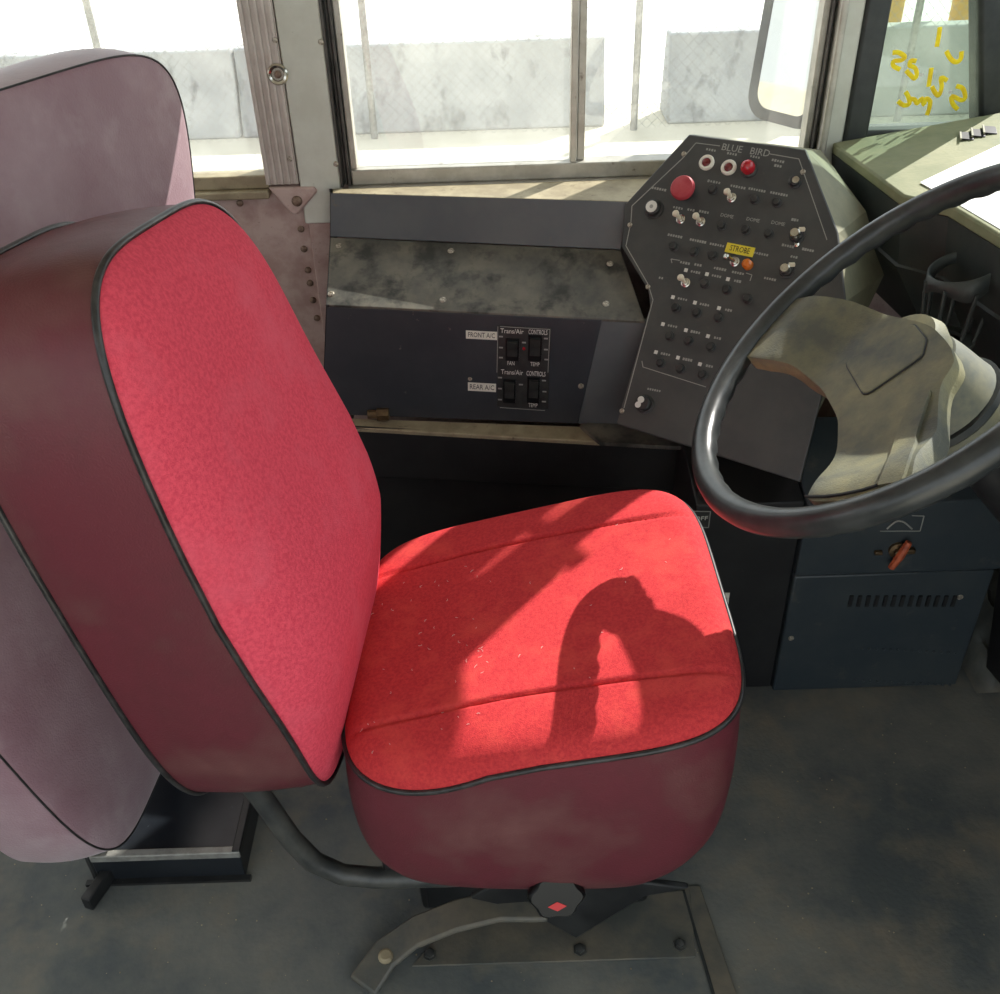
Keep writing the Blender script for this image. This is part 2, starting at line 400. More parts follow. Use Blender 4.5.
mu = MB().span((MX0, YW - 0.008, SILL), (MX0 + (MX1 - MX0) * 0.42, YW + 0.02, ZT - 0.03)).build('mullion', 'alu', f2, bevel=0.002)
MB().span((MX0 + (MX1 - MX0) * 0.5, YW + 0.004, SILL), (MX1, YW + 0.03, ZT - 0.03)).build('mullion', 'alu', f2, bevel=0.002)
MB().span((W2L, YW + 0.006, SILL), (MX0 + 0.004, YW + 0.009, ZT - 0.03)).build('pane', 'glass', f2)
MB().span((MX0 + 0.014, YW + 0.02, SILL), (W2R, YW + 0.023, ZT - 0.03)).build('pane', 'glass', f2)
MB().span((W2R - 0.004, YW - 0.014, 1.27), (W2R + 0.01, YW, 1.30)).build('latch', 'chrome', f2, bevel=0.002)
# dark running channel at each side of the sliding window
for i, (a, b) in enumerate(((wx(320, 0), W2L - 0.012), (W2R + 0.012, wx(838, 0) + 0.004))):
    t_ = MB()
    n = 3; wd = (b - a) / n
    for k in range(n):
        t_.span((a + k * wd, YW - (0.022, 0.006, 0.016)[k], SILL - 0.03), (a + (k + 1) * wd - 0.002, YW + 0.03, ZT))
    tag(t_.build('trim_%d' % (4 + i), 'darktrack', bevel=0.0015), 'dark ribbed channel beside the sliding window', kind='structure')

# ---- pillar between window_1 and window_2
xr0, xr1, xc1 = W1R, wx(275, 0), wx(320, 0)
p1 = tag(MB().span((xr1, YW - 0.02, SILL - 0.10), (xc1, YW + 0.02, ZT)).build('trim_1', 'cream', bevel=0.003), 'cream metal pillar between the two side windows', kind='structure')
MB().span((xr0, YW - 0.018, SILL - 0.02), (xr1 - 0.002, YW + 0.02, ZT)).build('ribbed_strip', 'pillar', p1)
for k in range(5):
    x = xr0 + (xr1 - xr0) * (k + 0.5) / 5
    MB().span((x - 0.0028, YW - 0.0225, SILL - 0.02), (x + 0.0028, YW - 0.018, ZT)).build('rib', 'pillar', p1, bevel=0.001)
q = oy(278, 74, YW - 0.02)
MB().lathe([(0.019, 0), (0.019, 0.004), (0.016, 0.007), (0.012, 0.005), (0.011, 0.003)], q, (0, -1, 0), 24).build('bumper_disc', 'chrome', p1)
place('rivet', RIVET, p1, frame(q - V((0, 0.003, 0)), (0, -1, 0)))
for p in ((275, 40), (290, 159), (321, 42), (336, 164)):
    place('screw', SCREW, p1, frame(oy(p[0], p[1], YW - 0.021), (0, -1, 0)))
# ---- pillar between window_2 and the quarter window
p2 = tag(MB().span((wx(838, 0) + 0.004, YW - 0.025, SILL - 0.08), (wx(862, 0), YW + 0.02, ZT)).build('trim_2', 'cream', bevel=0.004), 'cream metal pillar left of the yellow-marked window', kind='structure')
MB().span((wx(838, 0) - 0.004, YW - 0.04, SILL - 0.08), (wx(838, 0) + 0.01, YW + 0.01, ZT)).build('edge_strip', 'alu', p2, bevel=0.004)
# ---- quarter window
x0, x1 = wx(862, 0), W3L
f3 = MB().span((x0, YW - 0.03, 0.80), (x1 + 0.002, YW + 0.03, ZQ)).span((x0, YW - 0.02, ZQ - 0.03), (0.84, YW + 0.03, ZQ)).span((x0, YW - 0.02, 0.80), (1.0, YW + 0.03, 0.935))
f3 = tag(f3.build('window_3', 'rubber', bevel=0.006), 'black rubber-framed quarter window marked in yellow paint', kind='structure')
MB().prism([(x1 - 0.004, YW + 0.004, 0.86), (0.96, YW + 0.004, 0.86), (0.80, YW + 0.004, ZQ), (x1 - 0.004, YW + 0.004, ZQ)], (0, 0.004, 0)).build('pane', 'tintglass', f3)
Z3 = lambda zx, zy: oy(850 + zx / 6.667, zy / 6.667, YW + 0.003)
strokes = [[(600, 180), (592, 240), (578, 312)], [(642, 340), (668, 388), (705, 414), (738, 392), (744, 342)],
           [(284, 352), (322, 350), (366, 378), (340, 402), (292, 408), (290, 440), (335, 464)],
           [(442, 408), (408, 406), (398, 436), (432, 452), (446, 492), (430, 524), (402, 500), (374, 470)],
           [(466, 502), (488, 496)], [(544, 452), (534, 512), (524, 578)],
           [(648, 538), (606, 518), (612, 578), (592, 636), (566, 616), (546, 576)], [(656, 618), (678, 608)],
           [(708, 574), (752, 590), (768, 648), (742, 668), (680, 642), (684, 690), (718, 730)],
           [(320, 674), (358, 702), (396, 690), (388, 644), (370, 612)],
           [(392, 660), (430, 664), (448, 690), (480, 656), (492, 698), (506, 658), (534, 676), (526, 730), (512, 768)]]
for s in strokes:
    pts = [Z3(*p) for p in s]
    sm = []
    for i in range(len(pts) - 1):
        for k in range(4):
            t = k / 4; a = pts[max(i - 1, 0)]; b = pts[i]; c = pts[i + 1]; e = pts[min(i + 2, len(pts) - 1)]
            sm.append(0.5 * ((2 * b) + (c - a) * t + (2 * a - 5 * b + 4 * c - e) * t * t + (3 * b - a - 3 * c + e) * t ** 3))
    sm.append(pts[-1])
    m_ = MB().tube(sm, [0.0042 if len(s) > 2 else 0.0028] * len(sm), 8)
    for v_ in m_.v: v_.y = YW + 0.003 + (v_.y - YW - 0.003) * 0.15
    m_.build('paint_stroke', 'paint' if len(s) > 2 else 'white', f3)

# ---- wall fittings under the pillar
tri = [oy(*p, YW - 0.001) for p in ((270, 184), (316, 183), (319, 188), (300, 210), (296, 211), (292, 209))]
br = MB().prism(tri, (0, -0.024, 0)).build('corner_bracket', 'wallpink', wl, bevel=0.005)
place('rivet', RIVET, wl, frame(oy(297, 201, YW - 0.025), (0, -1, 0)) @ Matrix.Scale(1.5, 4))
sp_ = [oy(*p, YW - 0.001) for p in ((307, 205), (332, 196), (330, 330), (328, 360))]
MB().prism(sp_, (0, -0.012, 0)).build('cover_strip', 'wallpink', wl, bevel=0.002)
for p in ((301, 229), (304, 249), (308, 270), (310, 283), (313, 300), (317, 318), (240, 203)):
    place('rivet', RIVET, wl, frame(oy(p[0], p[1], YW - 0.001), (0, -1, 0)))

# =================================================================== SIDE CONSOLE
# profile rows, each a left-right pair of points that flare inwards towards the front
def row(lp, rp, yl, yr): return oy(*lp, yl), oy(*rp, yr)
XL = -0.31
T0 = (V((-0.31, YW - 0.03, 0.862)), V((0.60, YW - 0.03, 0.862)))
T1 = (oz(330, 193, 0.862), oz(629, 201.5, 0.862))
T2 = (oy(330, 237, T1[0].y - 0.008), oy(621, 250, T1[1].y - 0.008))
T3 = (oy(326, 305, T2[0].y - 0.175), oy(645, 321, T2[1].y - 0.14))
T4 = (oy(322, 417, T3[0].y + 0.005), oy(600, 427, T3[1].y + 0.005))
Lz = T4[0].z
T5 = (oz(340, 427, Lz - 0.0), oz(690, 447, Lz - 0.02))
con = thing('side_console', 'dusty black metal console along the wall under the driver window', 'console', (0.0, 1.8, 0))
def slab(name, A, B, m, th=0.012, bevel=0.002, parent=con):
    n = ((A[1] - A[0]).cross(B[0] - A[0])).normalized()
    if n.dot(CAM - A[0]) < 0: n = -n
    a, b = [A[0], A[1], B[1], B[0]], None
    return MB().hexa([p - n * th for p in a], a).build(name, m, parent, bevel=bevel)
slab('top_ledge', T0, T1, 'sill', 0.006)
slab('upper_band', T1, T2, 'consoleblack', 0.008)
dp = slab('dusty_panel', T2, T3, 'dusty', 0.008)
nn = ((T2[1] - T2[0]).cross(T3[0] - T2[0])).normalized()
if nn.dot(CAM - T2[0]) < 0: nn = -nn
for p in ((339, 246), (451, 251), (610, 264), (331, 294), (443, 300), (606, 304)):
    place('screw', SCREW, dp, frame(op(p[0], p[1], T2[0], nn), nn) @ Matrix.Scale(1.25, 4))
led = slab('ledge', T4, T5, 'sill', 0.01)
L6 = (oy(340, 475, T5[0].y), oy(690, 492, T5[1].y))
slab('fascia', T5, L6, 'deepblack', 0.01)
slab('lower_fascia', (L6[0] + V((0, 0.02, 0)), L6[1] + V((-0.10, 0.02, 0))), (V((L6[0].x, L6[0].y + 0.02, 0.0)), V((L6[1].x - 0.10, L6[1].y + 0.02, 0.0))), 'deepblack', 0.01)
tc_ = [oz(*p, Lz + 0.001) for p in ((580, 425), (622, 416), (692, 447), (600, 442))]
MB().prism(tc_, (0, 0, -0.008)).build('ledge_corner', 'dusty', con)
# closed end of the console towards the rear
MB().prism([T0[0], T1[0], T2[0], T3[0], T4[0], T5[0], L6[0], V((L6[0].x, YW - 0.03, L6[0].z))], (0.006, 0, 0)).build('end_plate', 'deepblack', con)
# ac control panel: its own screwed-on plate
nA = ((T3[1] - T3[0]).cross(T4[0] - T3[0])).normalized()
if nA.dot(CAM - T3[0]) < 0: nA = -nA
hA = (T3[1] - T3[0]).normalized(); vA = nA.cross(hA)
if vA.z < 0: vA = -vA
AP = lambda px, py, k=0.0: op(px, py, T3[0], nA) + nA * k
ac = thing('ac_control_panel', 'blue-black control panel with four rocker switches and two white labels', 'control panel', tuple(AP(450, 420)))
pl = [AP(*p, 0.0) for p in ((327, 307), (602, 320), (578, 424), (322, 414))]
MB().prism(pl, -nA * 0.012).build('plate', 'acpanel', ac, bevel=0.0015)
gap = [AP(*p, -0.002) for p in ((602, 320), (655, 322), (640, 427), (578, 424))]
MB().prism(gap, -nA * 0.01).build('end_panel', 'consoleblack', con)
fA = lambda px, py, k=0.001: frame(AP(px, py, k), nA, hA)
def mm(a, b): return (AP(*a) - AP(*b)).length
MB().prism([AP(*p, 0.0) for p in ((498, 325), (551, 328), (548, 409), (497, 406))], nA * 0.0015).build('switch_plate', 'darkknob', ac, bevel=0.0005)
def aline(a, b, wd, parent, m='printgrey', pr=AP, k=0.0018, nrm=None):
    A, B = pr(*a, k), pr(*b, k); n = nrm if nrm is not None else nA
    d_ = (B - A).normalized(); s_ = n.cross(d_) * wd / 2
    return MB().prism([A - s_, B - s_, B + s_, A + s_], n * 0.0004).build('printed_line', m, parent)
for a, b in (((500, 326), (550, 329)), ((550, 329), (548, 372)), ((500, 407), (545, 410)), ((498, 326), (497, 372))):
    aline(a, b, 0.0012, ac)
for (x0, y0, x1, y1), s in (((466, 331, 497, 339), 'FRONT A/C'), ((468, 383, 496, 391), 'REAR A/C')):
    cx, cy = (x0 + x1) / 2, (y0 + y1) / 2
    ww, hh = mm((x0, cy), (x1, cy)), mm((cx, y0), (cx, y1))
    lb = MB().box((0, 0, 0), (ww, hh, 0.0012)).mesh('label', 'labelwhite')
    lo = place('label', lb, ac, fA(cx, cy, 0.0008))
    text(s, hh * 0.85, 'labelink', ac, fA(cx, cy, 0.0016), width=ww * 0.86)
for px, py, s, wpx, hpx in ((512, 331, 'Trans/Air', 23, 6), (538, 332, 'CONTROLS', 19, 6), (512, 372, 'Trans/Air', 22, 6), (536, 373.5, 'CONTROLS', 19, 6), (511, 363, 'FAN', 7, 5), (535, 364, 'TEMP', 9, 5), (533, 405, 'TEMP', 9, 5)):
    text(s, mm((px, py - hpx / 2), (px, py + hpx / 2)) * 1.1, 'white', ac, fA(px, py, 0.0018), width=mm((px - wpx / 2, py), (px + wpx / 2, py)))
for (x0, y0, x1, y1) in ((506.5, 339, 518.5, 359), (529, 336, 541, 359), (504, 380, 515, 401), (528, 378, 539, 401)):
    cx, cy = (x0 + x1) / 2, (y0 + y1) / 2
    ww, hh = mm((x0, cy), (x1, cy)), mm((cx, y0), (cx, y1))
    rk = MB().box((0, 0, 0.001), (ww * 1.12, hh * 1.1, 0.003)).mesh('rocker_frame', 'gloss')
    fr_ = place('rocker_switch', rk, ac, fA(cx, cy, 0.0015))
    r2 = MB().prism([(-ww / 2 * 0.85, -hh / 2 * 0.9, 0.002), (-ww / 2 * 0.85, 0, 0.004), (-ww / 2 * 0.85, hh / 2 * 0.9, 0.010), (-ww / 2 * 0.85, hh / 2 * 0.9, 0.0), (-ww / 2 * 0.85, -hh / 2 * 0.9, 0.0)], (ww * 0.85, 0, 0))
    o = bpy.data.objects.new('rocker', r2.mesh('rocker', 'darkknob', smooth=False)); COL.objects.link(o); o.parent = fr_
for px, py in ((501, 336), (501, 347), (501, 357), (546, 338), (546, 349), (546.5, 359), (500, 377), (500, 388), (500, 399), (544, 380), (544.5, 391), (544, 401), (524, 342), (521, 384)):
    aline((px - 2, py), (px + 2, py + 0.2), 0.003, ac)
MB().lathe([(0.003, 0), (0.003, 0.002), (0.0015, 0.003)], AP(524, 348, 0.0016), nA, 10).build('indicator_lamp', 'redlens', ac)
place('screw', SCREW, ac, fA(581, 386, 0.0) @ Matrix.Scale(1.1, 4))
place('screw', SCREW, ac, fA(470, 379, 0.0) @ Matrix.Scale(0.8, 4))
# brass pipe fitting on the ledge
bp = oz(382, 414, Lz + 0.014) 
bf = thing('pipe_fitting', 'small aged brass pipe fitting lying on the console ledge', 'fitting', (bp.x, bp.y, Lz))
MB().lathe([(0.007, -0.028), (0.009, -0.028), (0.009, -0.01), (0.007, -0.01)], bp, (1, 0, 0), 12).build('stub', 'brass', bf)
MB().lathe([(0.0135, -0.01), (0.0135, 0.014)], bp, (1, 0, 0), 6).build('hex_nut', 'brass', bf, bevel=0.001)

# =================================================================== SWITCH PANEL
aa, tt = R(34), R(36)
hS = V((math.cos(aa), -math.sin(aa), 0)); nh = V((-math.sin(aa), -math.cos(aa), 0))
vS = V((0, 0, 1)) * math.cos(tt) - nh * math.sin(tt); nS = hS.cross(vS)
P0 = oy(620, 415, 1.545)
SPp = lambda px, py, k=0.0: op(px, py, P0, nS) + nS * k
sw = thing('switch_panel', 'charcoal switch panel with red knob and toggles left of the steering wheel', 'control panel', tuple(P0))
outl = [(689, 134), (806, 149), (838, 232), (846, 300), (800, 482), (690, 447), (616, 424), (650, 306), (648, 290), (621, 246), (625, 204)]
po = [SPp(*p) for p in outl]
MB().prism(po, -nS * 0.006).build('face_plate', 'switchpanel', sw, bevel=0.0025)
# housing behind the plate, straight back to the wall / dash
hb = []
for p in po: hb.append(p - nS * 0.007)
hz = [V((p.x + 0.03, min(p.y + 0.13, YW - 0.045), p.z - 0.055)) for p in po]
hz[0] = oy(692, 134, YW - 0.05); hz[1] = oy(821, 150, YW - 0.05); hz[2] = ox(866, 211, 0.66); hz[3] = ox(884, 275, 0.72)
n_ = len(hb)
H = MB().add(hb + hz, [(i, (i + 1) % n_, n_ + (i + 1) % n_, n_ + i) for i in range(n_)] + [list(range(n_, 2 * n_))])
H.build('housing', 'dashside', sw, smooth=False)
FS = lambda px, py, k=0.0: frame(SPp(px, py, k), nS, hS)
def ms(a, b): return (SPp(*a) - SPp(*b)).length
def sline(a, b, wd, m='white'): return aline(a, b, wd, sw, m, SPp, 0.0002, nS)
bl = [(696, 143), (684, 157), (632, 206), (631, 222), (626, 246), (648, 284), (653, 300), (624, 408)]
for a, b in zip(bl[:-1], bl[1:]): sline(a, b, 0.0016, 'printgrey')
for a, b in (((696, 143), (720, 146)), ((770, 154), (799, 159)), ((799, 159), (827, 240)), ((672, 263), (671, 259)), ((671, 259), (680, 260.5)), ((746, 273), (752, 275)), ((752, 275), (750, 281)), ((642, 361), (643, 367)), ((643, 367), (706, 387))):
    sline(a, b, 0.0014, 'printgrey')
for p in ((684, 154), (803, 172), (630, 225), (648, 287), (622, 411)):
    place('screw', SCREW, sw, FS(*p) @ Matrix.Scale(0.9, 4))
text('BLUE', 0.017, 'printgrey', sw, FS(732, 148.5, 0.0003), width=ms((722, 147), (742, 150)))
text('BIRD', 0.017, 'printgrey', sw, FS(760, 152.5, 0.0003), width=ms((750, 151), (769, 154)))
for p in ((727, 219), (753, 223), (778, 226.5)):
    text('DOME', 0.0085, 'printgrey', sw, FS(p[0], p[1] - 3, 0.0003))
# worn print that can no longer be read: rows of small blocks
def worn(px, py, n, wpx, m='printgrey'):
    b = MB()
    for k in range(n):
        x = px + (k - (n - 1) / 2) * wpx; y = py + (x - px) * 0.2
        c = SPp(x, y, 0.0003); s = 0.0021 * random.uniform(0.8, 1.1)
        b.prism([c - hS * s * 0.8 - vS * s, c + hS * s * 0.8 - vS * s, c + hS * s * 0.8 + vS * s, c - hS * s * 0.8 + vS * s], nS * 0.0003)
    return b.build('worn_print', m, sw, smooth=False)
for a in ((711, 150, 4, 2.6), (732, 154, 4, 2.6), (755, 157, 4, 2.6), (778, 161, 5, 2.6), (778, 166, 3, 2.6), (714, 182, 5, 2.7), (738, 187, 6, 2.6), (757, 190, 7, 2.5), (779, 194, 7, 2.6), (659, 189, 6, 2.5), (678, 208, 4, 2.6), (691, 210, 3, 2.6), (704, 212, 4, 2.6),
          (675, 236, 6, 2.5), (698, 241, 7, 2.4), (717, 245, 6, 2.5), (761, 254, 6, 2.5), (788, 246, 5, 2.5), (808, 250, 5, 2.4), (795, 220, 3, 2.5), (770, 279, 5, 2.5), (794, 257, 3, 2.5),
          (685, 263, 4, 2.6), (698, 265, 3, 2.6), (720, 269, 5, 2.6), (738, 273, 5, 2.5), (654, 390, 6, 2.3), (661, 278, 2, 2.5)):
    worn(*a)
for r_ in (((690, 271), (711, 275), (732, 280)), ((677, 298), (699, 303.5), (723, 309)), ((667, 325), (690, 331), (712, 337)), ((660, 353), (682, 358.5), (704, 365))):
    for i, p in enumerate(r_):
        worn(p[0] + 5.5, p[1] + 1.2, 4 if i < 2 else 3, 2.5)
        c = SPp(p[0] - 4, p[1] - 0.8, 0.0003); s = 0.0032
        MB().prism([c - hS * s - vS * s, c + hS * s - vS * s, c + hS * s + vS * s, c - hS * s + vS * s], nS * 0.0003).build('printed_mark', 'white', sw)
# lamps
for p in ((707, 163), (729, 168)):
    rg = MB().lathe([(0.0075, 0), (0.0135, 0), (0.0140, 0.003), (0.0120, 0.0065), (0.0085, 0.006), (0.0080, 0.003)], SPp(*p), nS, 24).build('lamp_ring', 'labelwhite', sw)
    MB().lathe([(0.0082, 0.001), (0.0075, 0.005), (0.004, 0.007)], SPp(*p), nS, 16).build('lens', 'darklens', rg)
rg = MB().lathe([(0.0155, 0), (0.0155, 0.003), (0.0125, 0.005)], SPp(749, 169), nS, 24).build('lamp_bezel', 'darkknob', sw)
MB().lathe([(0.0120, 0.003), (0.0125, 0.012), (0.010, 0.018), (0.006, 0.0215), (0.002, 0.0225)], SPp(749, 169), nS, 20).build('red_lens', 'redlens', rg)
# big red push knob
kb = MB().lathe([(0.008, 0), (0.008, 0.018), (0.0175, 0.020), (0.0215, 0.024), (0.0215, 0.029), (0.019, 0.033), (0.012, 0.0352), (0.004, 0.036)], SPp(687, 193), nS, 28).build('push_knob', 'redknob', sw)
MB().lathe([(0.013, 0), (0.013, 0.006), (0.009, 0.007)], SPp(687, 193), nS, 20).build('collar', 'darkknob', kb)
# toggles and knobs
def toggle(px, py, tipcol='ivory', tilt=(-0.35, 0.25), ln=0.017):
    b = MB().lathe([(0.0085, 0), (0.0085, 0.0025), (0.0062, 0.0035), (0.0062, 0.008), (0.004, 0.009)], SPp(px, py), nS, 14).build('toggle_switch', 'chrome', sw)
    ax = (nS + hS * tilt[0] + vS * tilt[1]).normalized()
    MB().lathe([(0.0032, 0), (0.0036, ln * 0.5), (0.0058, ln * 0.75), (0.0062, ln * 0.95), (0.0045, ln * 1.1), (0.0015, ln * 1.15)], SPp(px, py, 0.007), ax, 14).build('lever', tipcol, b)
for p in ((732, 198), (681, 219.5), (701, 222), (686, 283)): toggle(*p)
toggle(735, 262, 'chrome', (-0.8, 0.1), 0.020)
def knob(px, py, r=0.010, h=0.014, m='darkknob', name='rotary_knob'):
    return MB().lathe([(r * 1.25, 0), (r * 1.25, 0.002), (r, 0.003), (r * 0.95, h * 0.9), (r * 0.8, h), (r * 0.2, h * 1.02)], SPp(px, py), nS, 18).build(name, m, sw)
for p in ((713, 190), (755, 200), (777, 203), (722, 226), (746, 230), (769, 234), (674, 247), (694, 252), (713, 256), (705, 284), (727, 290), (748, 299),
          (676, 308), (697, 313), (719, 318), (670, 336), (689, 341), (711, 347), (661, 363), (681, 369), (703, 375)):
    knob(p[0], p[1], 0.0068, 0.011)
k_ = knob(795, 182, 0.009, 0.010); MB().lathe([(0.006, 0.010), (0.006, 0.012), (0.003, 0.013)], SPp(797, 182), nS, 14).build('cap', 'chrome', k_)
for p in ((797, 236), (787, 271)):
    k_ = knob(p[0], p[1], 0.0105, 0.010, 'darkknob')
    MB().lathe([(0.0085, 0.009), (0.0085, 0.020), (0.007, 0.022), (0.002, 0.0225)], SPp(*p), nS, 18).build('cap', 'chrome', k_)
    MB().box(SPp(*p, 0.013) + hS * 0.008 + vS * 0.009, (0.010, 0.007, 0.006)).build('pointer', 'ivory', k_, bevel=0.001)
MB().lathe([(0.0045, 0), (0.0045, 0.004), (0.002, 0.006)], SPp(797, 245), nS, 12).build('small_stud', 'chrome', sw)
k_ = knob(654, 209, 0.0145, 0.014)
MB().lathe([(0.0085, 0.0138), (0.0105, 0.0138), (0.0105, 0.0150), (0.0085, 0.0150)], SPp(654, 209), nS, 20).build('printed_ring', 'white', k_)
MB().lathe([(0.0035, 0.014), (0.0035, 0.0152)], SPp(654, 209), nS, 12).build('printed_dot', 'printgrey', k_)
k_ = knob(645, 404, 0.0140, 0.016)
MB().lathe([(0.0045, 0.016), (0.0060, 0.016), (0.0060, 0.0172), (0.0045, 0.0172)], SPp(644, 401), nS, 14).build('printed_ring', 'white', k_)
MB().lathe([(0.0040, 0.016), (0.0055, 0.016), (0.0055, 0.0172), (0.0040, 0.0172)], SPp(641, 406), nS, 14).build('printed_ring', 'white', k_)
ol = MB().lathe([(0.0095, 0), (0.0095, 0.003), (0.0085, 0.010), (0.005, 0.0135), (0.002, 0.014)], SPp(748, 265), nS, 18).build('orange_lamp', 'orangelens', sw)
ww, hh = ms((726, 247), (754, 252)), ms((740, 245), (739, 254.5))
me = MB().box((0, 0, 0), (ww, hh, 0.0012)).mesh('label', 'yellow')
place('yellow_label', me, sw, FS(740, 250, 0.0008))
text('STROBE', hh * 0.85, 'ink', sw, FS(740, 250, 0.0016), width=ww * 0.7)

# =================================================================== DASH
ZD = 0.92
dN = V((-0.15, 0, 1)).normalized(); dP = V((0.66, 1.5, ZD))
DP = lambda px, py, k=0.0: op(px, py, dP + dN * k, dN)
zd = lambda x: ZD + 0.15 * (x - 0.66)
D = [DP(*p) for p in ((833, 143), (903, 195), (950, 205), (1000, 235))]
dl = D[3] + (D[3] - D[2]).normalized() * 0.0
edge = [V((D[0].x, YW - 0.032, zd(D[0].x))), D[1], D[2], D[3], V((0.80, 1.1, zd(0.80))), V((0.80, -0.2, zd(0.80)))]
das = thing('dashboard', 'dusty olive dashboard top with dark rear face below the front window', 'dashboard', (0.95, 1.2, 0.0))
top = [e.copy() for e in edge] + [V((1.18, -0.2, zd(1.18))), V((1.18, YW - 0.032, zd(1.18)))]
MB().prism(top, (0, 0, -0.02)).build('top', 'dash', das, bevel=0.004)
def face(name, e0, e1, dx, dz, m):
    A = [e.copy() for e in e0]; B = [V((e.x + dx, e.y, e.z + dz)) for e in e0]
    n = len(A)
    b = MB().add(A + B, [(i, i + 1, n + i + 1, n + i) for i in range(n - 1)])
    o = b.build(name, m, das, smooth=False)
    s = o.modifiers.new('solid', 'SOLIDIFY'); s.thickness = 0.006
    return B
low = face('rear_face', [e - V((-0.002, 0, 0.02)) for e in edge], None, 0.015, -0.10, 'dashdark')
low2 = face('lower_face', [e + V((0.0, 0, 0)) for e in low], None, 0.10, -0.16, 'dashdark')
face('knee_panel', low2[3:], None, 0.1, -0.62, 'deepblack')
# vent slots
for k in range(3):
    c = DP(967 + 11.5 * k, 136 - 3 * k, 0.001)
    fr = MB().box(c, (0.022, 0.045, 0.0024), Matrix.Rotation(R(-20), 3, 'Z')).build('vent_slot', 'deepblack', das, bevel=0.003)
    MB().box(c + V((-0.012, 0, 0.002)), (0.003, 0.05, 0.003), Matrix.Rotation(R(-20), 3, 'Z')).build('louvre', 'dashside', fr)
for p in ((885, 228), (899, 246)):
    pass
# paper
pp = [DP(*p, 0.0015) for p in ((920, 183), (1000, 145), (1060, 150), (1040, 262), (1000, 235), (950, 205))]
pp[4] += V((0.012, 0, 0)); pp[5] += V((0.012, 0, 0)); pp[3] = V((0.83, 1.22, zd(0.83) + 0.0015))
tag(MB().prism(pp, (0, 0, 0.0016)).build('paper_sheet', 'paper', loc=pp[0]), 'bright white sheet of paper lying on the dashboard', 'paper')
# small bracket shelf under the dash
q0 = ox(880, 262, 0.70)
# cup holder
ch0 = ox(966, 262, 0.735)
ch = thing('cup_holder', 'grey plastic cup holder hooked below the dashboard', 'cup holder', (ch0.x, ch0.y, ch0.z - 0.14))
rt_ = 0.052
cc = V((ch0.x, ch0.y, ch0.z - 0.012))
ringp = [cc + V((math.cos(t) * rt_, math.sin(t) * rt_, 0.016 * math.cos(t))) for t in [2 * math.pi * k / 36 for k in range(36)]]
bnd = MB()
n = 36
for p in ringp: bnd.v += [p + V((0, 0, 0.006)), p - V((0, 0, 0.022 + 0.010 * math.sin(3 * math.atan2(p.y - cc.y, p.x - cc.x))))]
bnd.f += [[2 * i, 2 * ((i + 1) % n), 2 * ((i + 1) % n) + 1, 2 * i + 1] for i in range(n)]
bo = bnd.build('rim_band', 'cup', ch); sm_ = bo.modifiers.new('solid', 'SOLIDIFY'); sm_.thickness = 0.004
for k in range(7):
    t = 2 * math.pi * k / 7 + 0.3
    a = cc + V((math.cos(t) * rt_, math.sin(t) * rt_, -0.02)); b = cc + V((math.cos(t) * rt_ * 0.8, math.sin(t) * rt_ * 0.8, -0.115))
    MB().tube([a, b], 0.006, 8, flat=0.5).build('rib', 'cup', ch)
MB().lathe([(rt_ * 0.86, 0), (rt_ * 0.86, 0.006), (rt_ * 0.5, 0.006), (rt_ * 0.5, 0)], cc - V((0, 0, 0.122)), (0, 0, 1), 28).build('base_ring', 'cup', ch)
MB().box(cc + V((rt_ + 0.008, 0, 0.03)), (0.005, 0.04, 0.13)).build('back_hook', 'cup', ch, bevel=0.002)

# =================================================================== STEERING
WR = 0.275
wc = V((0.431, 0.966, -0.506)) * (WR / 0.25) + V((0, 0, 1.5))
tn, sn = 0.727, 0.101
wn = V((-math.sin(tn), math.sin(sn) * math.cos(tn), math.cos(tn) * math.cos(sn))).normalized()
we = V((0, 1, 0)); we = (we - wn * we.dot(wn)).normalized(); wf_ = we.cross(wn)
WP = lambda px, py, k=0.0: op(px, py, wc + wn * k, wn)
st = thing('steering_wheel', 'large dark steering wheel with two broad dusty spokes and horn pad', 'steering wheel', tuple(wc - wn * 0.05))
NR, NS_ = 180, 14
rm = MB()
for i in range(NR):
    t = 2 * math.pi * i / NR
    rad = we * math.cos(t) + wf_ * math.sin(t)
    for k in range(NS_):
        a = 2 * math.pi * k / NS_
        rr = 0.0170
        low_ = max(0.0, -math.sin(a + 0.5))
        rr -= 0.0028 * low_ * (0.5 + 0.5 * math.cos(t * 44))
        rm.v.append(wc + rad * (WR + math.cos(a) * rr) + wn * math.sin(a) * rr * 1.08)
for i in range(NR):
    for k in range(NS_):
        j = (i + 1) % NR; l = (k + 1) % NS_
        rm.f.append([i * NS_ + k, j * NS_ + k, j * NS_ + l, i * NS_ + l])
rm.build('rim', 'wheelrim', st, ang=80)
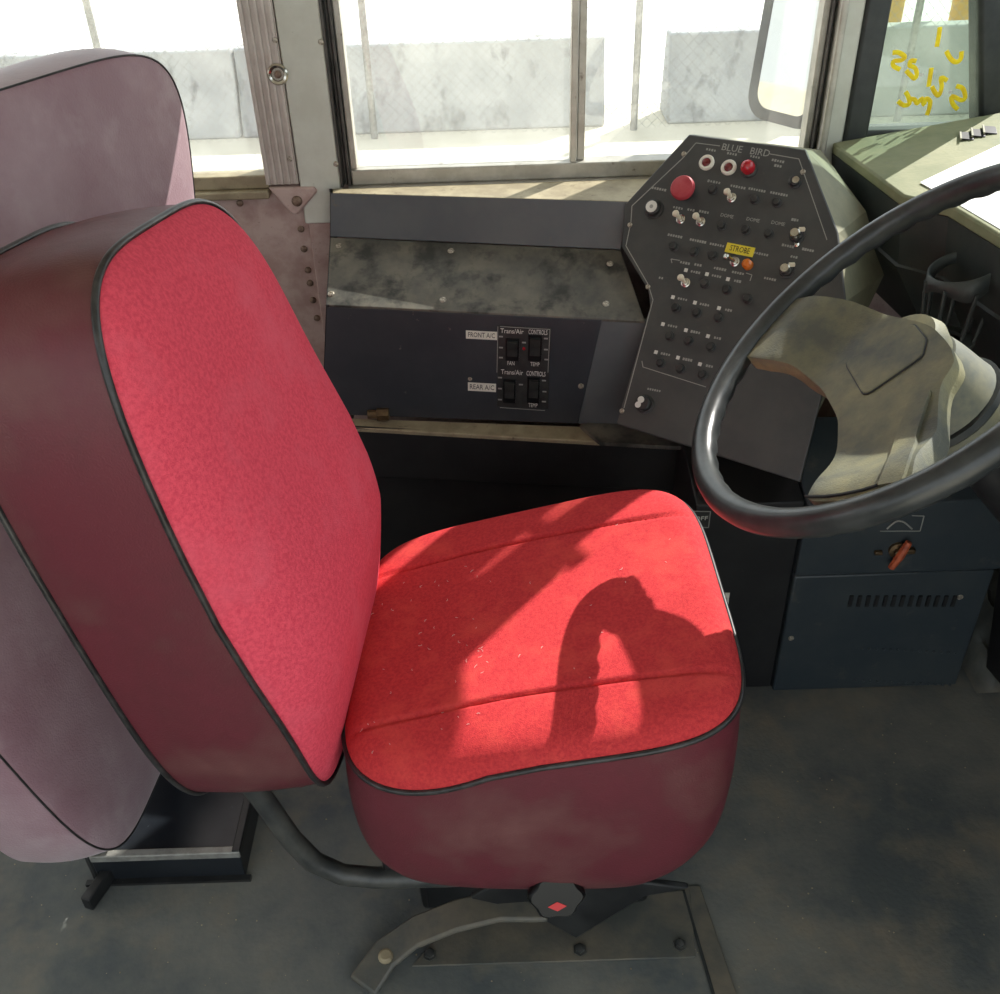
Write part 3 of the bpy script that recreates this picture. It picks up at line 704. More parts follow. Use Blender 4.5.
# hub and spokes: broad pad
def wl_(px, py, k=-0.004):
    return WP(px, py, k)
def rounded(poly, r=0.3, n=5):
    out = []
    m = len(poly)
    for i in range(m):
        a, b, c = poly[i - 1], poly[i], poly[(i + 1) % m]
        p = b + (a - b) * r; q = b + (c - b) * r
        for k in range(n + 1):
            t = k / n
            out.append((p * (1 - t) ** 2) + b * 2 * t * (1 - t) + q * t * t)
    return out
PKR = {0, 1, 17, 18, 8, 9, 10}
padp = [(790, 300), (812, 296), (866, 309), (930, 324), (950, 345), (955, 362), (938, 388), (914, 470), (906, 488), (860, 500), (806, 502), (814, 484), (838, 438), (838, 418), (822, 388), (798, 370), (760, 359), (742, 356), (762, 326)]
def dish(r): t = min(max((r - 0.13) / 0.11, 0), 1); return -0.040 + 0.043 * t * t * (3 - 2 * t)
def W2(px, py, dk=0.0):
    k = 0.0
    for _ in range(6):
        p = WP(px, py, k + dk); d_ = p - wc
        a_, b_ = d_.dot(we), d_.dot(wf_); k = dish(math.hypot(a_, b_))
    return a_, b_
def W3(a_, b_, dk=0.0): return wc + we * a_ + wf_ * b_ + wn * (dish(math.hypot(a_, b_)) + dk)
o2 = rounded([V((*W2(*p), 0)) for p in padp], 0.3, 4)
bmp = bmesh.new()
bmp.faces.new([bmp.verts.new(p) for p in o2])
bmesh.ops.triangulate(bmp, faces=bmp.faces[:], quad_method='BEAUTY', ngon_method='BEAUTY')
for _ in range(3):
    bmesh.ops.subdivide_edges(bmp, edges=[e for e in bmp.edges if e.calc_length() > 0.012], cuts=1)
    bmesh.ops.triangulate(bmp, faces=bmp.faces[:])
hubm = MB()
bmp.verts.ensure_lookup_table()
for i, v_ in enumerate(bmp.verts): v_.index = i; hubm.v.append(W3(v_.co.x, v_.co.y))
hubm.f = [[v_.index for v_ in f_.verts] for f_ in bmp.faces]
bmp.free()
po_ = hubm.build('spoke_pad', 'wheelpad', st, ang=60)
sm_ = po_.modifiers.new('solid', 'SOLIDIFY'); sm_.thickness = 0.026; sm_.offset = 1
bv_ = po_.modifiers.new('bevel', 'BEVEL'); bv_.width = 0.004; bv_.segments = 2; bv_.limit_method = 'ANGLE'; bv_.angle_limit = R(60)
pm = po_.data
if sum((p.normal.dot(wn) for p in pm.polygons)) > 0: sm_.offset = -1
hp = rounded([V((*W2(*p), 0)) for p in ((845, 363), (914, 324), (927, 340), (923, 357), (865, 397))], 0.14, 3)
MB().prism([W3(p.x, p.y, -0.002) for p in hp], wn * 0.0050).build('horn_pad', 'wheelpad', st, bevel=0.0015)
MB().tube([W3(p.x, p.y, 0.0006) for p in hp], 0.0016, 6, closed=True).build('horn_pad_gap', 'deepblack', st)
bm2 = MB(); ns_ = 14
for i in range(ns_ + 1):
    t = i / ns_
    for (ax_, ay_), (bx_, by_) in (((914, 395), (880, 488)), ((932, 392), (904, 484))):
        q = W2(ax_ + (bx_ - ax_) * t, ay_ + (by_ - ay_) * t); bm2.v += [W3(*q, -0.003), W3(*q, 0.005)]
for i in range(ns_):
    a_ = i * 4; b_ = a_ + 4
    bm2.f += [[a_ + 1, a_ + 3, b_ + 3, b_ + 1], [a_, a_ + 1, b_ + 1, b_], [a_ + 3, a_ + 2, b_ + 2, b_ + 3]]
bm2.f += [[0, 1, 3, 2], [ns_ * 4, ns_ * 4 + 1, ns_ * 4 + 3, ns_ * 4 + 2]]
bm2.build('spoke_ridge', 'wheelpad', st)
MB().tube([W3(*W2(*p), 0.001) for p in ((806, 497), (826, 497), (842, 495), (862, 491), (878, 486))], 0.0020, 6).build('spoke_seam', 'deepblack', st)
hc = wl_(905, 360, -0.075)
MB().lathe([(0.058, -0.01), (0.062, 0.01), (0.055, 0.026)], hc, wn, 36).build('hub', 'wheelpad', st)
# mirrored spokes on the far half of the wheel, out of the picture's frame
col_ = thing('steering_column', 'dusty olive steering column shroud below the wheel', 'steering column', (wc.x + 0.55, wc.y, 0.0))
MB().lathe([(0.055, -0.012), (0.060, -0.014), (0.066, -0.035), (0.074, -0.075), (0.076, -0.082), (0.070, -0.083)], hc, wn, 40).build('upper_shroud', 'boot', col_)
MB().lathe([(0.070, -0.083), (0.0815, -0.084), (0.0815, -0.094), (0.070, -0.095)], hc, wn, 40).build('collar_ring', 'rubber', col_)
MB().lathe([(0.066, -0.095), (0.080, -0.096), (0.080, -0.12), (0.066, -0.15), (0.042, -0.18)], hc, wn, 40).build('lower_shroud', 'boot', col_)
MB().lathe([(0.035, -0.17), (0.035, -0.9)], hc, wn, 20).build('shaft', 'blackmetal', col_)
lv0 = hc - wn * 0.11
MB().tube([lv0 + we * 0.06, lv0 + we * 0.16 + wn * 0.03, lv0 + we * 0.22 + wn * 0.05], [0.006, 0.005, 0.007], 8).build('signal_lever', 'rubber', col_)

# =================================================================== LOWER PANELS: heater box, valves, plates
YH = 1.385
hx0, hx1 = oy(790, 600, YH).x, oy(968, 650, YH).x
ht = thing('heater_box', 'blue-black louvred heater box standing on the floor ahead of the seat', 'heater', ((hx0 + hx1) / 2, 1.45, 0))
MB().prism([(hx0, YH, 0.0), (hx0, YH, 0.30), (hx0, 1.80, 0.30), (hx0, 1.80, 0.0)], (hx1 - hx0, 0, 0)).build('casing', 'heater', ht, bevel=0.004)
cx0 = oy(690, 560, YH + 0.02).x
kp = thing('kick_panel', 'plain black kick panel under the switch panel beside the heater', 'panel', ((cx0 + hx1) / 2, 1.5, 0))
MB().prism([(hx0 - 0.001, YH + 0.012, 0.0), (hx0 - 0.001, YH + 0.012, 0.46), (hx0 - 0.001, 1.62, 0.50), (hx0 - 0.001, 1.66, 0.0)], (cx0 - hx0, 0, 0)).build('side_casing', 'deepblack', kp, bevel=0.003)
MB().prism([(hx0 + 0.001, YH, 0.301), (hx0 + 0.001, YH, 0.46), (hx0 + 0.001, 1.58, 0.52), (hx0 + 0.001, 1.66, 0.301)], (hx1 - hx0 + 0.02, 0, 0)).build('upper_casing', 'heater', kp, bevel=0.003)
HP = lambda px, py, k=0.0: oy(px, py, YH - k)
for k in range(13):
    x = 850 + k * 8.6
    a = HP(x, 600); 
    MB().box(HP(x + 0.5, 601, 0.001), (0.007, 0.004, 0.026)).build('slot', 'deepblack', ht)
for r_, n, xs, ys in ((0, 14, 862, 648), (1, 14, 856, 680)):
    for k in range(n):
        MB().lathe([(0.003, 0), (0.003, 0.002), (0.0015, 0.003)], HP(xs + k * 7.2, ys + k * 0.35), (0, -1, 0), 8).build('dimple', 'heater', ht)
for p in ((791, 638), (978, 597)):
    place('screw', SCREW, ht if p[0] < 900 else ht, frame(HP(min(p[0], 960), p[1], 0.0), (0, -1, 0)) @ Matrix.Scale(1.1, 4))
KP = lambda px, py, k=0.0: oy(px, py, YH - k)
def kline(a, b, wd=0.002, par=kp, m='printgrey', y=0.0008):
    A, B = KP(*a, y), KP(*b, y); d_ = (B - A).normalized(); s_ = V((0, -1, 0)).cross(d_) * wd / 2
    return MB().prism([A - s_, B - s_, B + s_, A + s_], (0, -0.0005, 0)).build('printed_line', m, par)
# OFF plate
KQ = lambda px, py, k=0.0: oy(px, py, YH + 0.012 - k)
A_ = [KQ(*p, 0.0) for p in ((655, 510), (711, 511), (709, 528), (655, 527))]
MB().prism(A_, (0, -0.0015, 0)).build('off_plate', 'darkknob', kp)
for a, b in (((655, 510.5), (710.5, 511.5)), ((710.5, 511.5), (708.5, 527.5)), ((708.5, 527.5), (655, 526.5))):
    kline(a, b, 0.0016, y=-0.0095)
text('OFF', 0.0125, 'white', kp, frame(KQ(701, 518.5, 0.0018), (0, -1, 0), (1, 0, 0)), width=(KQ(699.5, 518) - KQ(686, 518)).length)
# curved-arrow plate and orange valve
for a, b in (((912, 515.5), (924, 516)), ((924, 516), (920, 531)), ((880, 531), (920, 531))): kline(a, b, 0.0018)
arc = [KP(887 + 25 * t, 529 - 8 * math.sin(math.pi * t), 0.001) for t in [k / 10 for k in range(11)]]
MB().tube(arc, 0.0016, 6).build('printed_arc', 'printgrey', kp)
vc = KP(897, 549, 0.0)
va = thing('valve', 'small orange valve handle on the heater panel', 'valve', tuple(vc))
MB().lathe([(0.016, 0), (0.016, 0.006), (0.009, 0.008), (0.009, 0.016), (0.005, 0.018)], vc, (0, -1, 0), 16).build('valve_body', 'brass', va)
MB().tube([vc + V((0.010, -0.016, 0.028)), vc + V((0, -0.018, 0)), vc + V((-0.010, -0.016, -0.030))], [0.006, 0.008, 0.006], 8).build('handle', 'orange', va)
MB().box(vc + V((0.022, -0.006, 0)), (0.016, 0.01, 0.010)).build('nut', 'brass', va, bevel=0.002)
MB().box(vc + V((-0.034, -0.004, -0.004)), (0.014, 0.008, 0.008)).build('nut', 'brass', va, bevel=0.002)
# white tag beside the cushion
tg = oy(723, 603, YH + 0.01)
tag(MB().box(tg, (0.02, 0.002, 0.05)).build('paper_tag', 'labelwhite', loc=tg), 'small pale tag on the black kick panel beside the seat cushion', 'tag')

# crumpled boot on the floor right of the heater
bt = MB(); nx, ny = 26, 20
for i in range(nx):
    for j in range(ny):
        x = hx1 + 0.03 + 0.26 * i / (nx - 1); y = 1.36 + 0.30 * j / (ny - 1)
        e = math.sin(math.pi * i / (nx - 1)) ** 0.5 * math.sin(math.pi * j / (ny - 1)) ** 0.5
        z = 0.002 + e * (0.05 + 0.22 * j / ny + 0.018 * math.sin(i * 1.9 + j * 0.6) + 0.012 * math.sin(j * 2.3 - i * 0.5))
        bt.v.append(V((x, y, max(z, 0.001))))
for i in range(nx - 1):
    for j in range(ny - 1): bt.f.append([i * ny + j, (i + 1) * ny + j, (i + 1) * ny + j + 1, i * ny + j + 1])
b_ = bt.build('cable_boot', 'floorplate', loc=(hx1 + 0.16, 1.45, 0), ang=60)
tag(b_, 'crumpled grey floor boot beside the heater box', 'boot')

# =================================================================== UPHOLSTERY
def pad3(mapf, outline, dome, nr=40, thick=1.0, nside=10, bulge=0.0, back=0.0):
    """front dome, boxing and back of a padded panel, from an outline in (u, v)"""
    n = len(outline)
    fr = MB(); fr.v.append(mapf(0, 0, dome(0, 0, 0)))
    for r_ in range(1, nr + 1):
        s = 1 - (1 - r_ / nr) ** 1.5
        for (u, v) in outline: fr.v.append(mapf(u * s, v * s, dome(s, u * s, v * s)))
    for j in range(n): fr.f.append([0, 1 + j, 1 + (j + 1) % n])
    for r_ in range(nr - 1):
        a = 1 + r_ * n; b = a + n
        for j in range(n): fr.f.append([a + j, b + j, b + (j + 1) % n, a + (j + 1) % n])
    sd_ = MB()
    for k in range(nside + 1):
        t = k / nside
        g = 1 + bulge * math.sin(math.pi * t)
        for (u, v) in outline: sd_.v.append(mapf(u * g, v * g, -t * thick))
    for k in range(nside):
        for j in range(n): sd_.f.append([k * n + j, k * n + (j + 1) % n, (k + 1) * n + (j + 1) % n, (k + 1) * n + j])
    bk = MB(); nb = 10
    bk.v.append(mapf(0, 0, -thick - back))
    for r_ in range(1, nb + 1):
        s = 1 - (1 - r_ / nb) ** 1.6
        for (u, v) in outline: bk.v.append(mapf(u * s, v * s, -thick - back * (1 - s ** 4)))
    for j in range(n): bk.f.append([0, 1 + (j + 1) % n, 1 + j])
    for r_ in range(nb - 1):
        a = 1 + r_ * n; b = a + n
        for j in range(n): bk.f.append([a + j, a + (j + 1) % n, b + (j + 1) % n, b + j])
    return fr, sd_, bk
def sup(n, e, eb=None):
    out = []
    for k in range(n):
        t = 2 * math.pi * k / n
        c, s = math.cos(t), math.sin(t)
        out.append((math.copysign(abs(c) ** (2 / e), c), math.copysign(abs(s) ** (2 / e), s)))
    return out

seat = thing('driver_seat', 'burgundy vinyl driver seat with red velour cushion and backrest', 'seat', (0.04, 1.05, 0))
# ---- cushion
CX, CY, HA, HB = 0.040, 1.050, 0.262, 0.264
def seam(x, y):
    z = 0.466 + 0.205 * (x + 0.21)
    nearf = max(0.0, (CY - y) / HB)
    z -= 0.030 * nearf ** 6 * max(0.0, 1 - ((x + 0.13) / 0.12) ** 2) 
    return z
def zbot(x, y):
    z = 0.238 + 0.02 * ((x - 0.05) / 0.25) ** 2
    if x > 0.16: z += 0.06 * ((x - 0.16) / 0.13) ** 2
    if x < -0.14: z += 0.03 * ((-0.14 - x) / 0.07) ** 2
    return z
def cmap(u, v, t):
    x = CX + HA * u; y = CY + HB * v * (0.965 + 0.035 * u)
    zs = seam(x, y)
    if t >= 0: return V((x, y, zs + t))
    zb = zbot(x, y); k = -t
    ins = 1 - 0.06 * max(0, (k - 0.8) / 0.2) ** 2
    return V((CX + (x - CX) * ins, CY + (y - CY) * ins, zs + (zb - zs) * min(k, 1) - 0.01 * max(0, k - 1)))
def cdome(s, u, v):
    h = 0.032 * (1 - s ** 16) ** 0.6 - 0.012 * math.exp(-((u + 0.75) / 0.3) ** 2) * (1 - s)
    y = v
    for g, cu in ((0.60, 0.05), (-0.63, 0.05)):
        h -= 0.0060 * math.exp(-(((y - g + cu * u * u) / 0.013) ** 2)) * (1 - s ** 12)
    for g in (0.60, -0.63):
        h += 0.0015 * math.exp(-(((y - g) / 0.14) ** 2)) * (1 - s ** 8)
    return h
oc = sup(200, 5.0)
fr, sd_, bk = pad3(cmap, oc, cdome, 110, 1.0, 14, 0.022)
cu = fr.build('cushion', 'fabric', seat, ang=80)
sd_.build('cushion_skirt', 'vinyl', cu, ang=80)
bk.build('cushion_base', 'blackmetal', cu)
MB().tube([cmap(u * 1.004, v * 1.004, 0.001) for u, v in oc], 0.0040, 8, closed=True).build('piping', 'piping', cu, ang=80)
# ---- backrest
BO = V((-0.230, 1.045, 0.392)); BH = 0.372
rec = R(9.5); yaw = R(5)
bU = V((-math.sin(rec), 0, math.cos(rec))); bW = V((math.sin(yaw), math.cos(yaw), 0)); bN = bW.cross(bU).normalized()
if bN.x < 0: bN = -bN
BT = 0.165
def bmap(u, v, t):
    hgt = BH * (1 + v) - 0.030 * u * max(0.0, v)
    wd = 0.245 * (1 - 0.05 * max(0, v) ** 1.6 - 0.05 * max(0, -v) ** 2) 
    nn_ = 0.020 * math.exp(-((v + 0.55) / 0.4) ** 2)
    if t < 0:
        k = -t / BT
        nn_ *= 1 - k
    return BO + bU * hgt + bW * (u * wd) + bN * (t + nn_)
def bdome(s, u, v):
    h = 0.048 * (1 - s ** 4) ** 0.65
    h += 0.036 * math.exp(-((v + 0.12) / 0.42) ** 2) * (1 - s ** 6)
    h *= 1 - 0.55 * max(0.0, (-v - 0.35) / 0.65)
    return h
ob = [(q if p[0] < 0 else p) if p[1] >= 0 else q for p, q in zip(sup(180, 3.5), sup(180, 4.6))]
fr, sd_, bk = pad3(bmap, ob, bdome, 44, BT, 14, 0.016, 0.03)
# gathered vinyl at the bottom of the boxing
for v_ in sd_.v:
    r_ = v_ - BO; hh_ = r_.dot(bU)
    if hh_ < 0.03: v_ += bU * 0.005 * math.sin(r_.dot(bN) * 130 + r_.dot(bW) * 20)
ba = fr.build('backrest', 'fabric_back', seat, ang=80)
sd_.build('boxing', 'vinyl', ba, ang=80)
bk.build('back_panel', 'vinyl', ba, ang=80)
MB().tube([bmap(u * 1.004, v * 1.004, 0.001) for u, v in ob], 0.0040, 8, closed=True).build('piping', 'piping', ba, ang=80)
MB().tube([bmap(u * 1.004, v * 1.004, -BT) for u, v in ob], 0.0040, 8, closed=True).build('piping', 'piping', ba, ang=80)
# ---- tubular frame, one bent tube each side
for y, nm in ((0.868, 0), (1.225, 1)):
    pts = [V((-0.385, y, 0.56)), V((-0.36, y, 0.46)), V((-0.335, y, 0.38)), V((-0.31, y, 0.29)), V((-0.285, y, 0.235)), V((-0.25, y, 0.203)), V((-0.20, y, 0.192)), V((-0.10, y, 0.190)), V((0.22, y, 0.205))]
    if nm:
        pts = [p + V((0, 0, 0.10)) if p.z < 0.3 else p + V((0.03, 0, 0.06)) for p in pts]
    MB().tube(pts, 0.0155, 14).build('frame_tube', 'tube', seat, ang=80)
# ---- pedestal and bracket below
MB().span((-0.15, 0.93, 0.0), (0.22, 1.2, 0.20)).build('pedestal', 'blackmetal', seat, bevel=0.012)
MB().span((-0.19, 0.87, 0.20), (0.26, 1.24, 0.24)).build('seat_pan', 'blackmetal', seat, bevel=0.006)
vb = [oy(*p, 0.862) for p in ((470, 899), (528, 912), (576, 939), (645, 897), (690, 889), (600, 878), (500, 882))]
MB().prism(vb, (0, 0.012, 0)).build('side_bracket', 'blackmetal', seat, bevel=0.003)
# side leg that sweeps to the floor
lg = [(548, 903), (500, 903), (455, 914), (415, 930), (385, 952), (362, 985)]
zl = [0.13, 0.125, 0.10, 0.065, 0.03, 0.018]
cl = [oz(*p, z) for p, z in zip(lg, zl)]
lm = MB()
for i, p in enumerate(cl):
    t = (cl[min(i + 1, 5)] - cl[max(i - 1, 0)]); t.z = 0; t.normalize(); sN = V((-t.y, t.x, 0)) * 0.026
    lm.v += [p - sN, p + sN, p + sN - V((0, 0, 0.012)), p - sN - V((0, 0, 0.012))]
for i in range(5):
    for k in range(4): lm.f.append([i * 4 + k, i * 4 + (k + 1) % 4, (i + 1) * 4 + (k + 1) % 4, (i + 1) * 4 + k])
lm.f += [[0, 1, 2, 3], [20, 21, 22, 23]]
lo_ = lm.build('floor_leg', 'floorplate', seat, bevel=0.004, ang=60)
place('bolt', MB().lathe([(0.012, 0), (0.012, 0.004), (0.008, 0.007)], seg=14).mesh('bolt', 'sill'), seat, frame(oz(386, 957, 0.030), (0, 0, 1)))
# ---- adjuster knob
kc = oy(556, 893, 0.795)
kax = V((0.05, -0.88, 0.42)).normalized()
kx = V((1, 0, 0)); kx = (kx - kax * kx.dot(kax)).normalized(); ky = kax.cross(kx)
kn = MB(); N6 = 48
prof = [(0.020, -0.045), (0.020, -0.012), (0.034, -0.010), (0.0375, -0.002), (0.0375, 0.008), (0.033, 0.013)]
for r_, h_ in prof:
    for k in range(N6):
        t = 2 * math.pi * k / N6
        rr = r_ * (1 + (0.07 * math.cos(6 * t) if r_ > 0.03 else 0))
        kn.v.append(kc + kx * rr * math.cos(t) + ky * rr * 0.86 * math.sin(t) + kax * h_)
for i in range(len(prof) - 1):
    for k in range(N6): kn.f.append([i * N6 + k, i * N6 + (k + 1) % N6, (i + 1) * N6 + (k + 1) % N6, (i + 1) * N6 + k])
kn.f += [list(range(N6))[::-1], list(range((len(prof) - 1) * N6, len(prof) * N6))]
ko = kn.build('adjuster_knob', 'gloss', seat, ang=40)
dm = kc + kax * 0.0132 + ky * -0.012
MB().prism([dm - kx * 0.013, dm - ky * 0.007, dm + kx * 0.013, dm + ky * 0.007], kax * 0.0006).build('red_diamond', 'redmark', ko)

# ---- padded barrier behind the driver
NB = CAM + (oz(104, 850, 0.1) - CAM) * 0.86
n1 = oy(0, 735, NB.y)
sl = (n1 - NB) / (n1.z - NB.z)
NT = NB + sl * (1.20 - NB.z)
FT = V((-0.475, 1.71, 1.185)); FB = V((-0.56, 1.50, 0.14))
bar_ = thing('padded_barrier', 'worn purple-burgundy vinyl padded barrier standing behind the driver seat', 'barrier', (-0.62, 1.2, 0.0))
Q = (NB + V((-0.01, -0.0, -0.085)), FB, FT, NT)
def fmap(u, v, t):
    a, b = (u + 1) / 2, (v + 1) / 2
    p = Q[0] * (1 - a) * (1 - b) + Q[1] * a * (1 - b) + Q[2] * a * b + Q[3] * (1 - a) * b
    ta = (Q[1] - Q[0]) * (1 - b) + (Q[2] - Q[3]) * b; tb = (Q[3] - Q[0]) * (1 - a) + (Q[2] - Q[1]) * a
    n = ta.cross(tb).normalized()
    if n.x < 0: n = -n
    return p + n * t
def fdome(s, u, v): return 0.022 * (1 - s ** 4) ** 0.6
of = sup(180, 7.0)
fr, sd_, bk = pad3(fmap, of, fdome, 30, 0.13, 10, 0.015, 0.01)
pf = fr.build('front_cover', 'vinyl_old', bar_, ang=80)
sd_.build('side_cover', 'vinyl_old', bar_, ang=80)
bk.build('back_cover', 'vinyl_old', bar_, ang=80)
MB().tube([fmap(u * 1.001, v * 1.001, 0.0008) for u, v in of], 0.0016, 6, closed=True).build('seam', 'piping', bar_, ang=80)
for a in ((-0.70, 1.02), (-0.62, 1.45)):
    MB().tube([V((a[0], a[1], 0.0)), V((a[0] + 0.0, a[1], 0.32))], 0.014, 10).build('leg', 'blackmetal', bar_)
# ---- black tray on the floor behind the seat
t0 = oz(100, 881, 0); t1 = oz(246, 877, 0)
yb = (t0.y + t1.y) / 2
tr_ = thing('floor_box', 'low black metal box on the floor behind the driver seat', 'box', ((t0.x + t1.x) / 2, yb + 0.2, 0))
MB().span((t0.x, yb, 0), (t1.x, yb + 0.42, 0.062)).build('body', 'tray', tr_, bevel=0.002)
MB().span((t0.x, yb - 0.002, 0.055), (t1.x + 0.001, yb + 0.012, 0.070)).build('front_lip', 'galv', tr_, bevel=0.002)
MB().span((t1.x - 0.012, yb, 0.055), (t1.x + 0.002, yb + 0.42, 0.072)).build('side_lip', 'blackmetal', tr_, bevel=0.002)
MB().span((t0.x - 0.02, yb - 0.01, 0), (t1.x + 0.01, yb + 0.0, 0.006)).build('foot_flange', 'blackmetal', tr_)
place('bolt', BOLT, tr_, frame(oz(130, 782, 0.062), (0, 0, 1)) @ Matrix.Scale(0.8, 4))
bk_ = oz(98, 885, 0.02)
MB().box(bk_ + V((0.005, 0.01, -0.005)), (0.018, 0.09, 0.03), Matrix.Rotation(R(-20), 3, 'Z')).build('strap', 'blackmetal', tr_, bevel=0.003)

# =================================================================== FLOOR PIECES
zf = 0.004
fp = [oz(*p, zf) for p in ((412, 966), (436, 938), (520, 905), (690, 890), (696, 957))]
fpl = MB().prism([V((p.x, p.y, 0.0005)) for p in fp], (0, 0, zf)).build('floor_plate', 'floorplate', flo, bevel=0.001)
for p in ((430, 955), (580, 950), (680, 945)):
    place('bolt', BOLT, flo, frame(oz(*p, zf), (0, 0, 1)) @ Matrix.Scale(0.8, 4))
st_ = [oz(*p, 0.003) for p in ((682, 886), (700, 886), (742, 1010), (718, 1010))]
MB().prism([V((p.x, p.y, 0.0)) for p in st_], (0, 0, 0.004)).build('floor_strip', 'floorplate', flo, bevel=0.001)
MB().tube([V((p.x, p.y, 0.003)) for p in (st_[0], st_[3])], 0.003, 6).build('strip_edge', 'rubber', flo)

# =================================================================== OUTSIDE
ZG = -0.95
g = tag(MB().span((-25, 2.3, ZG - 0.2), (25, 9.4, ZG)).build('ground', 'concrete'), 'pale sunlit concrete lot outside', kind='structure')
tag(MB().span((-40, 9.4, ZG - 0.2), (40, 60, ZG + 0.005)).build('ground_beyond', 'gravel'), 'white glaring yard beyond the concrete barrier', kind='structure')
tag(MB().span((-25, -25, ZG - 0.2), (25, 2.3, ZG - 0.01)).build('ground_near', 'concrete'), 'pale concrete below the bus', kind='structure')
YB = 8.9
bx = lambda px, py: oy(px, py, YB).x
ztop = oy(500, 40, YB).z
def barrier(x0, x1, m, label, top):
    o = MB().prism([(x0, YB - 0.16, ZG), (x0, YB - 0.12, ZG + 0.2), (x0, YB - 0.03, ZG + 0.4), (x0, YB, top), (x0, YB + 0.2, top), (x0, YB + 0.3, ZG)], (x1 - x0, 0, 0)).build('concrete_barrier', m, loc=((x0 + x1) / 2, YB, ZG), bevel=0.02)
    tag(o, label, 'barrier')
xg0, xg1, xg2 = bx(604, 80), bx(667, 80), bx(842, 60)
barrier(-14, bx(232, 60), 'barrierwall', 'long weathered concrete barrier outside the rear side window', ztop)
barrier(bx(232, 60) + 0.02, xg0, 'barrierwall', 'stained concrete barrier outside the left sliding pane', ztop)
barrier(xg1, xg2, 'barrierwall', 'concrete barrier section behind the outside mirror', ztop + 0.01)
barrier(xg2 + 0.02, 16, 'wallblue', 'blue-grey concrete barrier outside the yellow-marked window', ztop)
# low kerb strip
tag(MB().span((-14, 7.2, ZG), (16, 7.42, ZG + 0.05)).build('kerb', 'kerb', loc=(0, 7.3, ZG), bevel=0.01), 'pale low kerb running along the concrete lot', 'kerb')
# fence posts and mesh
YF = 8.62
pmesh = MB().lathe([(0.03, 0), (0.03, 2.4), (0.034, 2.4), (0.03, 2.45)], seg=12).mesh('fence_post', 'galv')
plab = ['galvanised fence post seen through the rear side window', 'galvanised fence post near the left edge of the sliding window', 'galvanised fence post in the gap between two concrete barriers', 'galvanised fence post seen through the yellow-marked window']
for (px, py), l in zip(((93, 30), (367, 60), (637, 60), (915, 30)), plab):
    p = oy(px, py, YF)
    o = bpy.data.objects.new('fence_post', pmesh); COL.objects.link(o)
    o.location = (p.x, YF, ZG)
    tag(o, l, 'post', 'chain link fence posts')
fm = MB(); hh_ = 2.2; sp = 0.085
def wire(x0, z0, x1, z1):
    d_ = V((x1 - x0, 0, z1 - z0)).normalized(); s_ = V((-d_.z, 0, d_.x)) * 0.0015; y = YF - 0.06
    a, b = V((x0, y, z0)), V((x1, y, z1))
    fm.add([a - s_, a + s_, a + V((0, 0.004, 0)), b - s_, b + s_, b + V((0, 0.004, 0))], [(0, 1, 4, 3), (1, 2, 5, 4), (2, 0, 3, 5)])
x = -7.0
while x < 9.0:
    wire(x, ZG + 0.03, x + hh_, ZG + 0.03 + hh_); wire(x + hh_, ZG + 0.03, x, ZG + 0.03 + hh_)
    x += sp
tag(fm.build('chain_link_mesh', 'galv', smooth=False, loc=(0, YF, ZG)), 'thin galvanised chain link fence mesh in front of the concrete barriers', 'fence', kind='stuff')
# yellow bollards behind the barrier
bm_ = MB().lathe([(0.09, 0), (0.09, 1.9), (0.085, 1.95), (0.05, 1.99)], seg=20).mesh('bollard', 'yellowpost')
for (px, py), l in zip(((892, 15), (960, 15)), ('yellow steel post beyond the barrier, beside the galvanised post', 'yellow steel post beyond the barrier, nearer the black corner post')):
    p = oy(px, py, 9.7)
    o = bpy.data.objects.new('bollard', bm_); COL.objects.link(o); o.location = (p.x, 9.7, ZG)
    tag(o, l, 'bollard', 'yellow posts beyond the barrier')
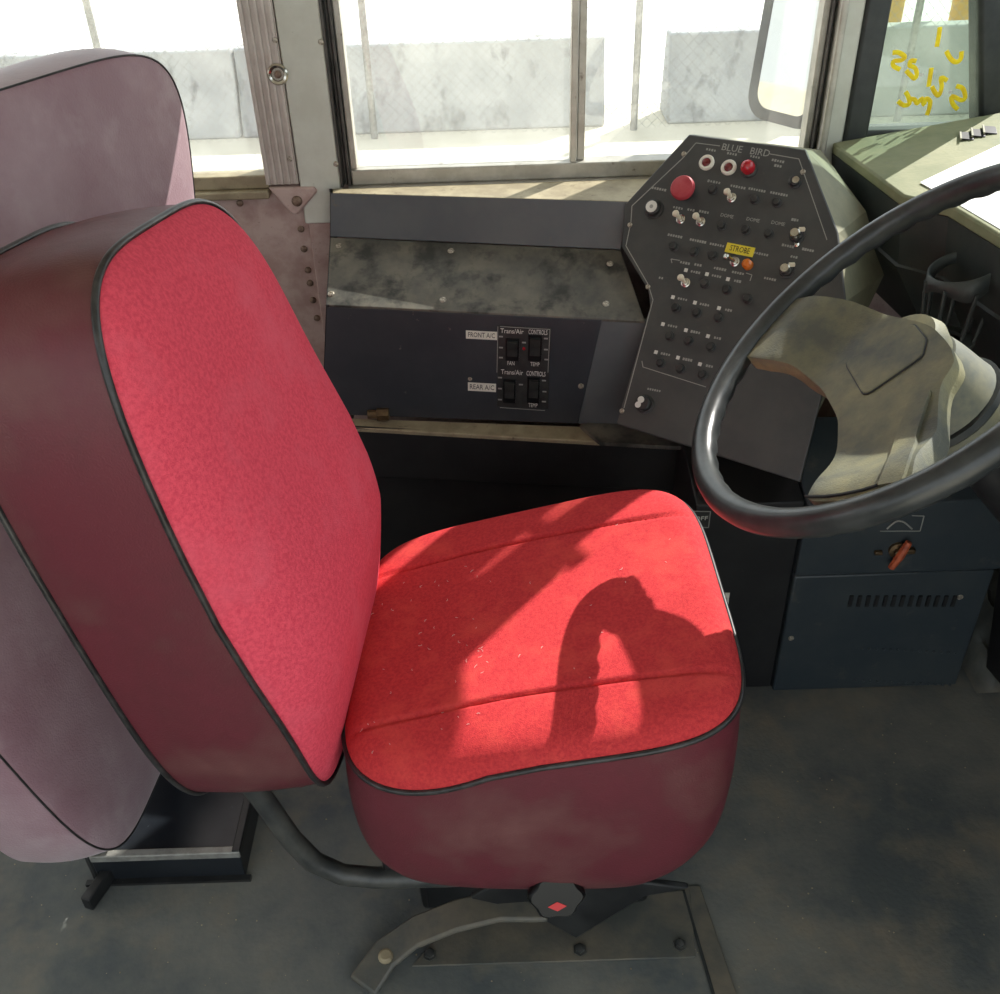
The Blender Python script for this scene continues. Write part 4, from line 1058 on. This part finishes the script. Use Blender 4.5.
# outside mirror
ma = [oy(*p, 2.16) for p in ((766, 0), (757, 100))]
mc = V((0.655, 2.22, 1.26))
mN = V((-0.80, -0.58, 0.10)).normalized()
mX = V((0, 0, 1)).cross(mN).normalized(); mY = mN.cross(mX)
mi = thing('side_mirror', 'tall dark-framed exterior mirror outside the sliding window', 'mirror', tuple(mc - V((0, 0, 0.39))))
def rr_(w_, h_, r_, k):
    out = []
    for cx, cy, a0_ in ((w_ - r_, h_ - r_, 0), (-w_ + r_, h_ - r_, 90), (-w_ + r_, -h_ + r_, 180), (w_ - r_, -h_ + r_, 270)):
        for i in range(7):
            a = R(a0_ + 15 * i); out.append(mc + mX * (cx + r_ * math.cos(a)) + mY * (cy + r_ * math.sin(a)) + mN * k)
    return out
mw, mh = 0.095, 0.385  # unseen upper part lengthened to block a sun patch on the floor
outer, inner, back = rr_(mw, mh, 0.05, 0.0), rr_(mw - 0.024, mh - 0.024, 0.034, 0.002), rr_(mw - 0.01, mh - 0.01, 0.045, -0.04)
nf = len(outer)
fmm = MB().add(outer + inner + back, [(i, (i + 1) % nf, nf + (i + 1) % nf, nf + i) for i in range(nf)] + [(i, (i + 1) % nf, 2 * nf + (i + 1) % nf, 2 * nf + i) for i in range(nf)] + [list(range(2 * nf, 3 * nf))])
fmm.build('frame', 'mirrorframe', mi)
MB().prism([p - mN * 0.003 for p in inner], mN * 0.002).build('mirror_face', 'mirror', mi, smooth=False)
MB().tube([mc - mN * 0.03 + mY * 0.1, mc - mN * 0.10 + V((0.12, -0.05, 0.25)), V((1.0, 2.03, 1.55))], 0.011, 8).build('mirror_arm', 'mirrorframe', mi)

# =================================================================== LINT AND GRIT
lint = MB()
for k in range(60):
    u, v = random.uniform(-0.9, -0.25), random.uniform(-0.85, 0.5)
    if random.random() < 0.25: u, v = random.uniform(-0.3, 0.8), random.uniform(-0.6, 0.6)
    sdist = max(abs(u), abs(v)); p = cmap(u, v, cdome(sdist, u, v) + 0.0006)
    a = random.uniform(0, 6.3); l_ = random.uniform(0.0012, 0.0035)
    d1 = V((math.cos(a), math.sin(a), 0.2 * math.cos(a))) * l_; d2 = V((math.cos(a + 0.8), math.sin(a + 0.8), 0.2 * math.cos(a + 0.8))) * l_
    lint.tube([p - d1, p, p + d2], 0.00022, 4)
tag(lint.build('lint', 'white', cu), 'pale lint caught in the velour', kind='stuff')
grit = MB()
for k in range(220):
    p = oz(random.uniform(0, 1000), random.uniform(705, 994), 0.0)
    if p.y > 1.34: continue
    r_ = random.uniform(0.0006, 0.0017)
    grit.lathe([(r_ * 0.6, 0), (r_, r_ * 0.5), (r_ * 0.4, r_)], p, (random.uniform(-.3, .3), random.uniform(-.3, .3), 1), 5)
tag(grit.build('grit', 'sill', flo, smooth=False), 'pale grit scattered on the floor', kind='stuff')
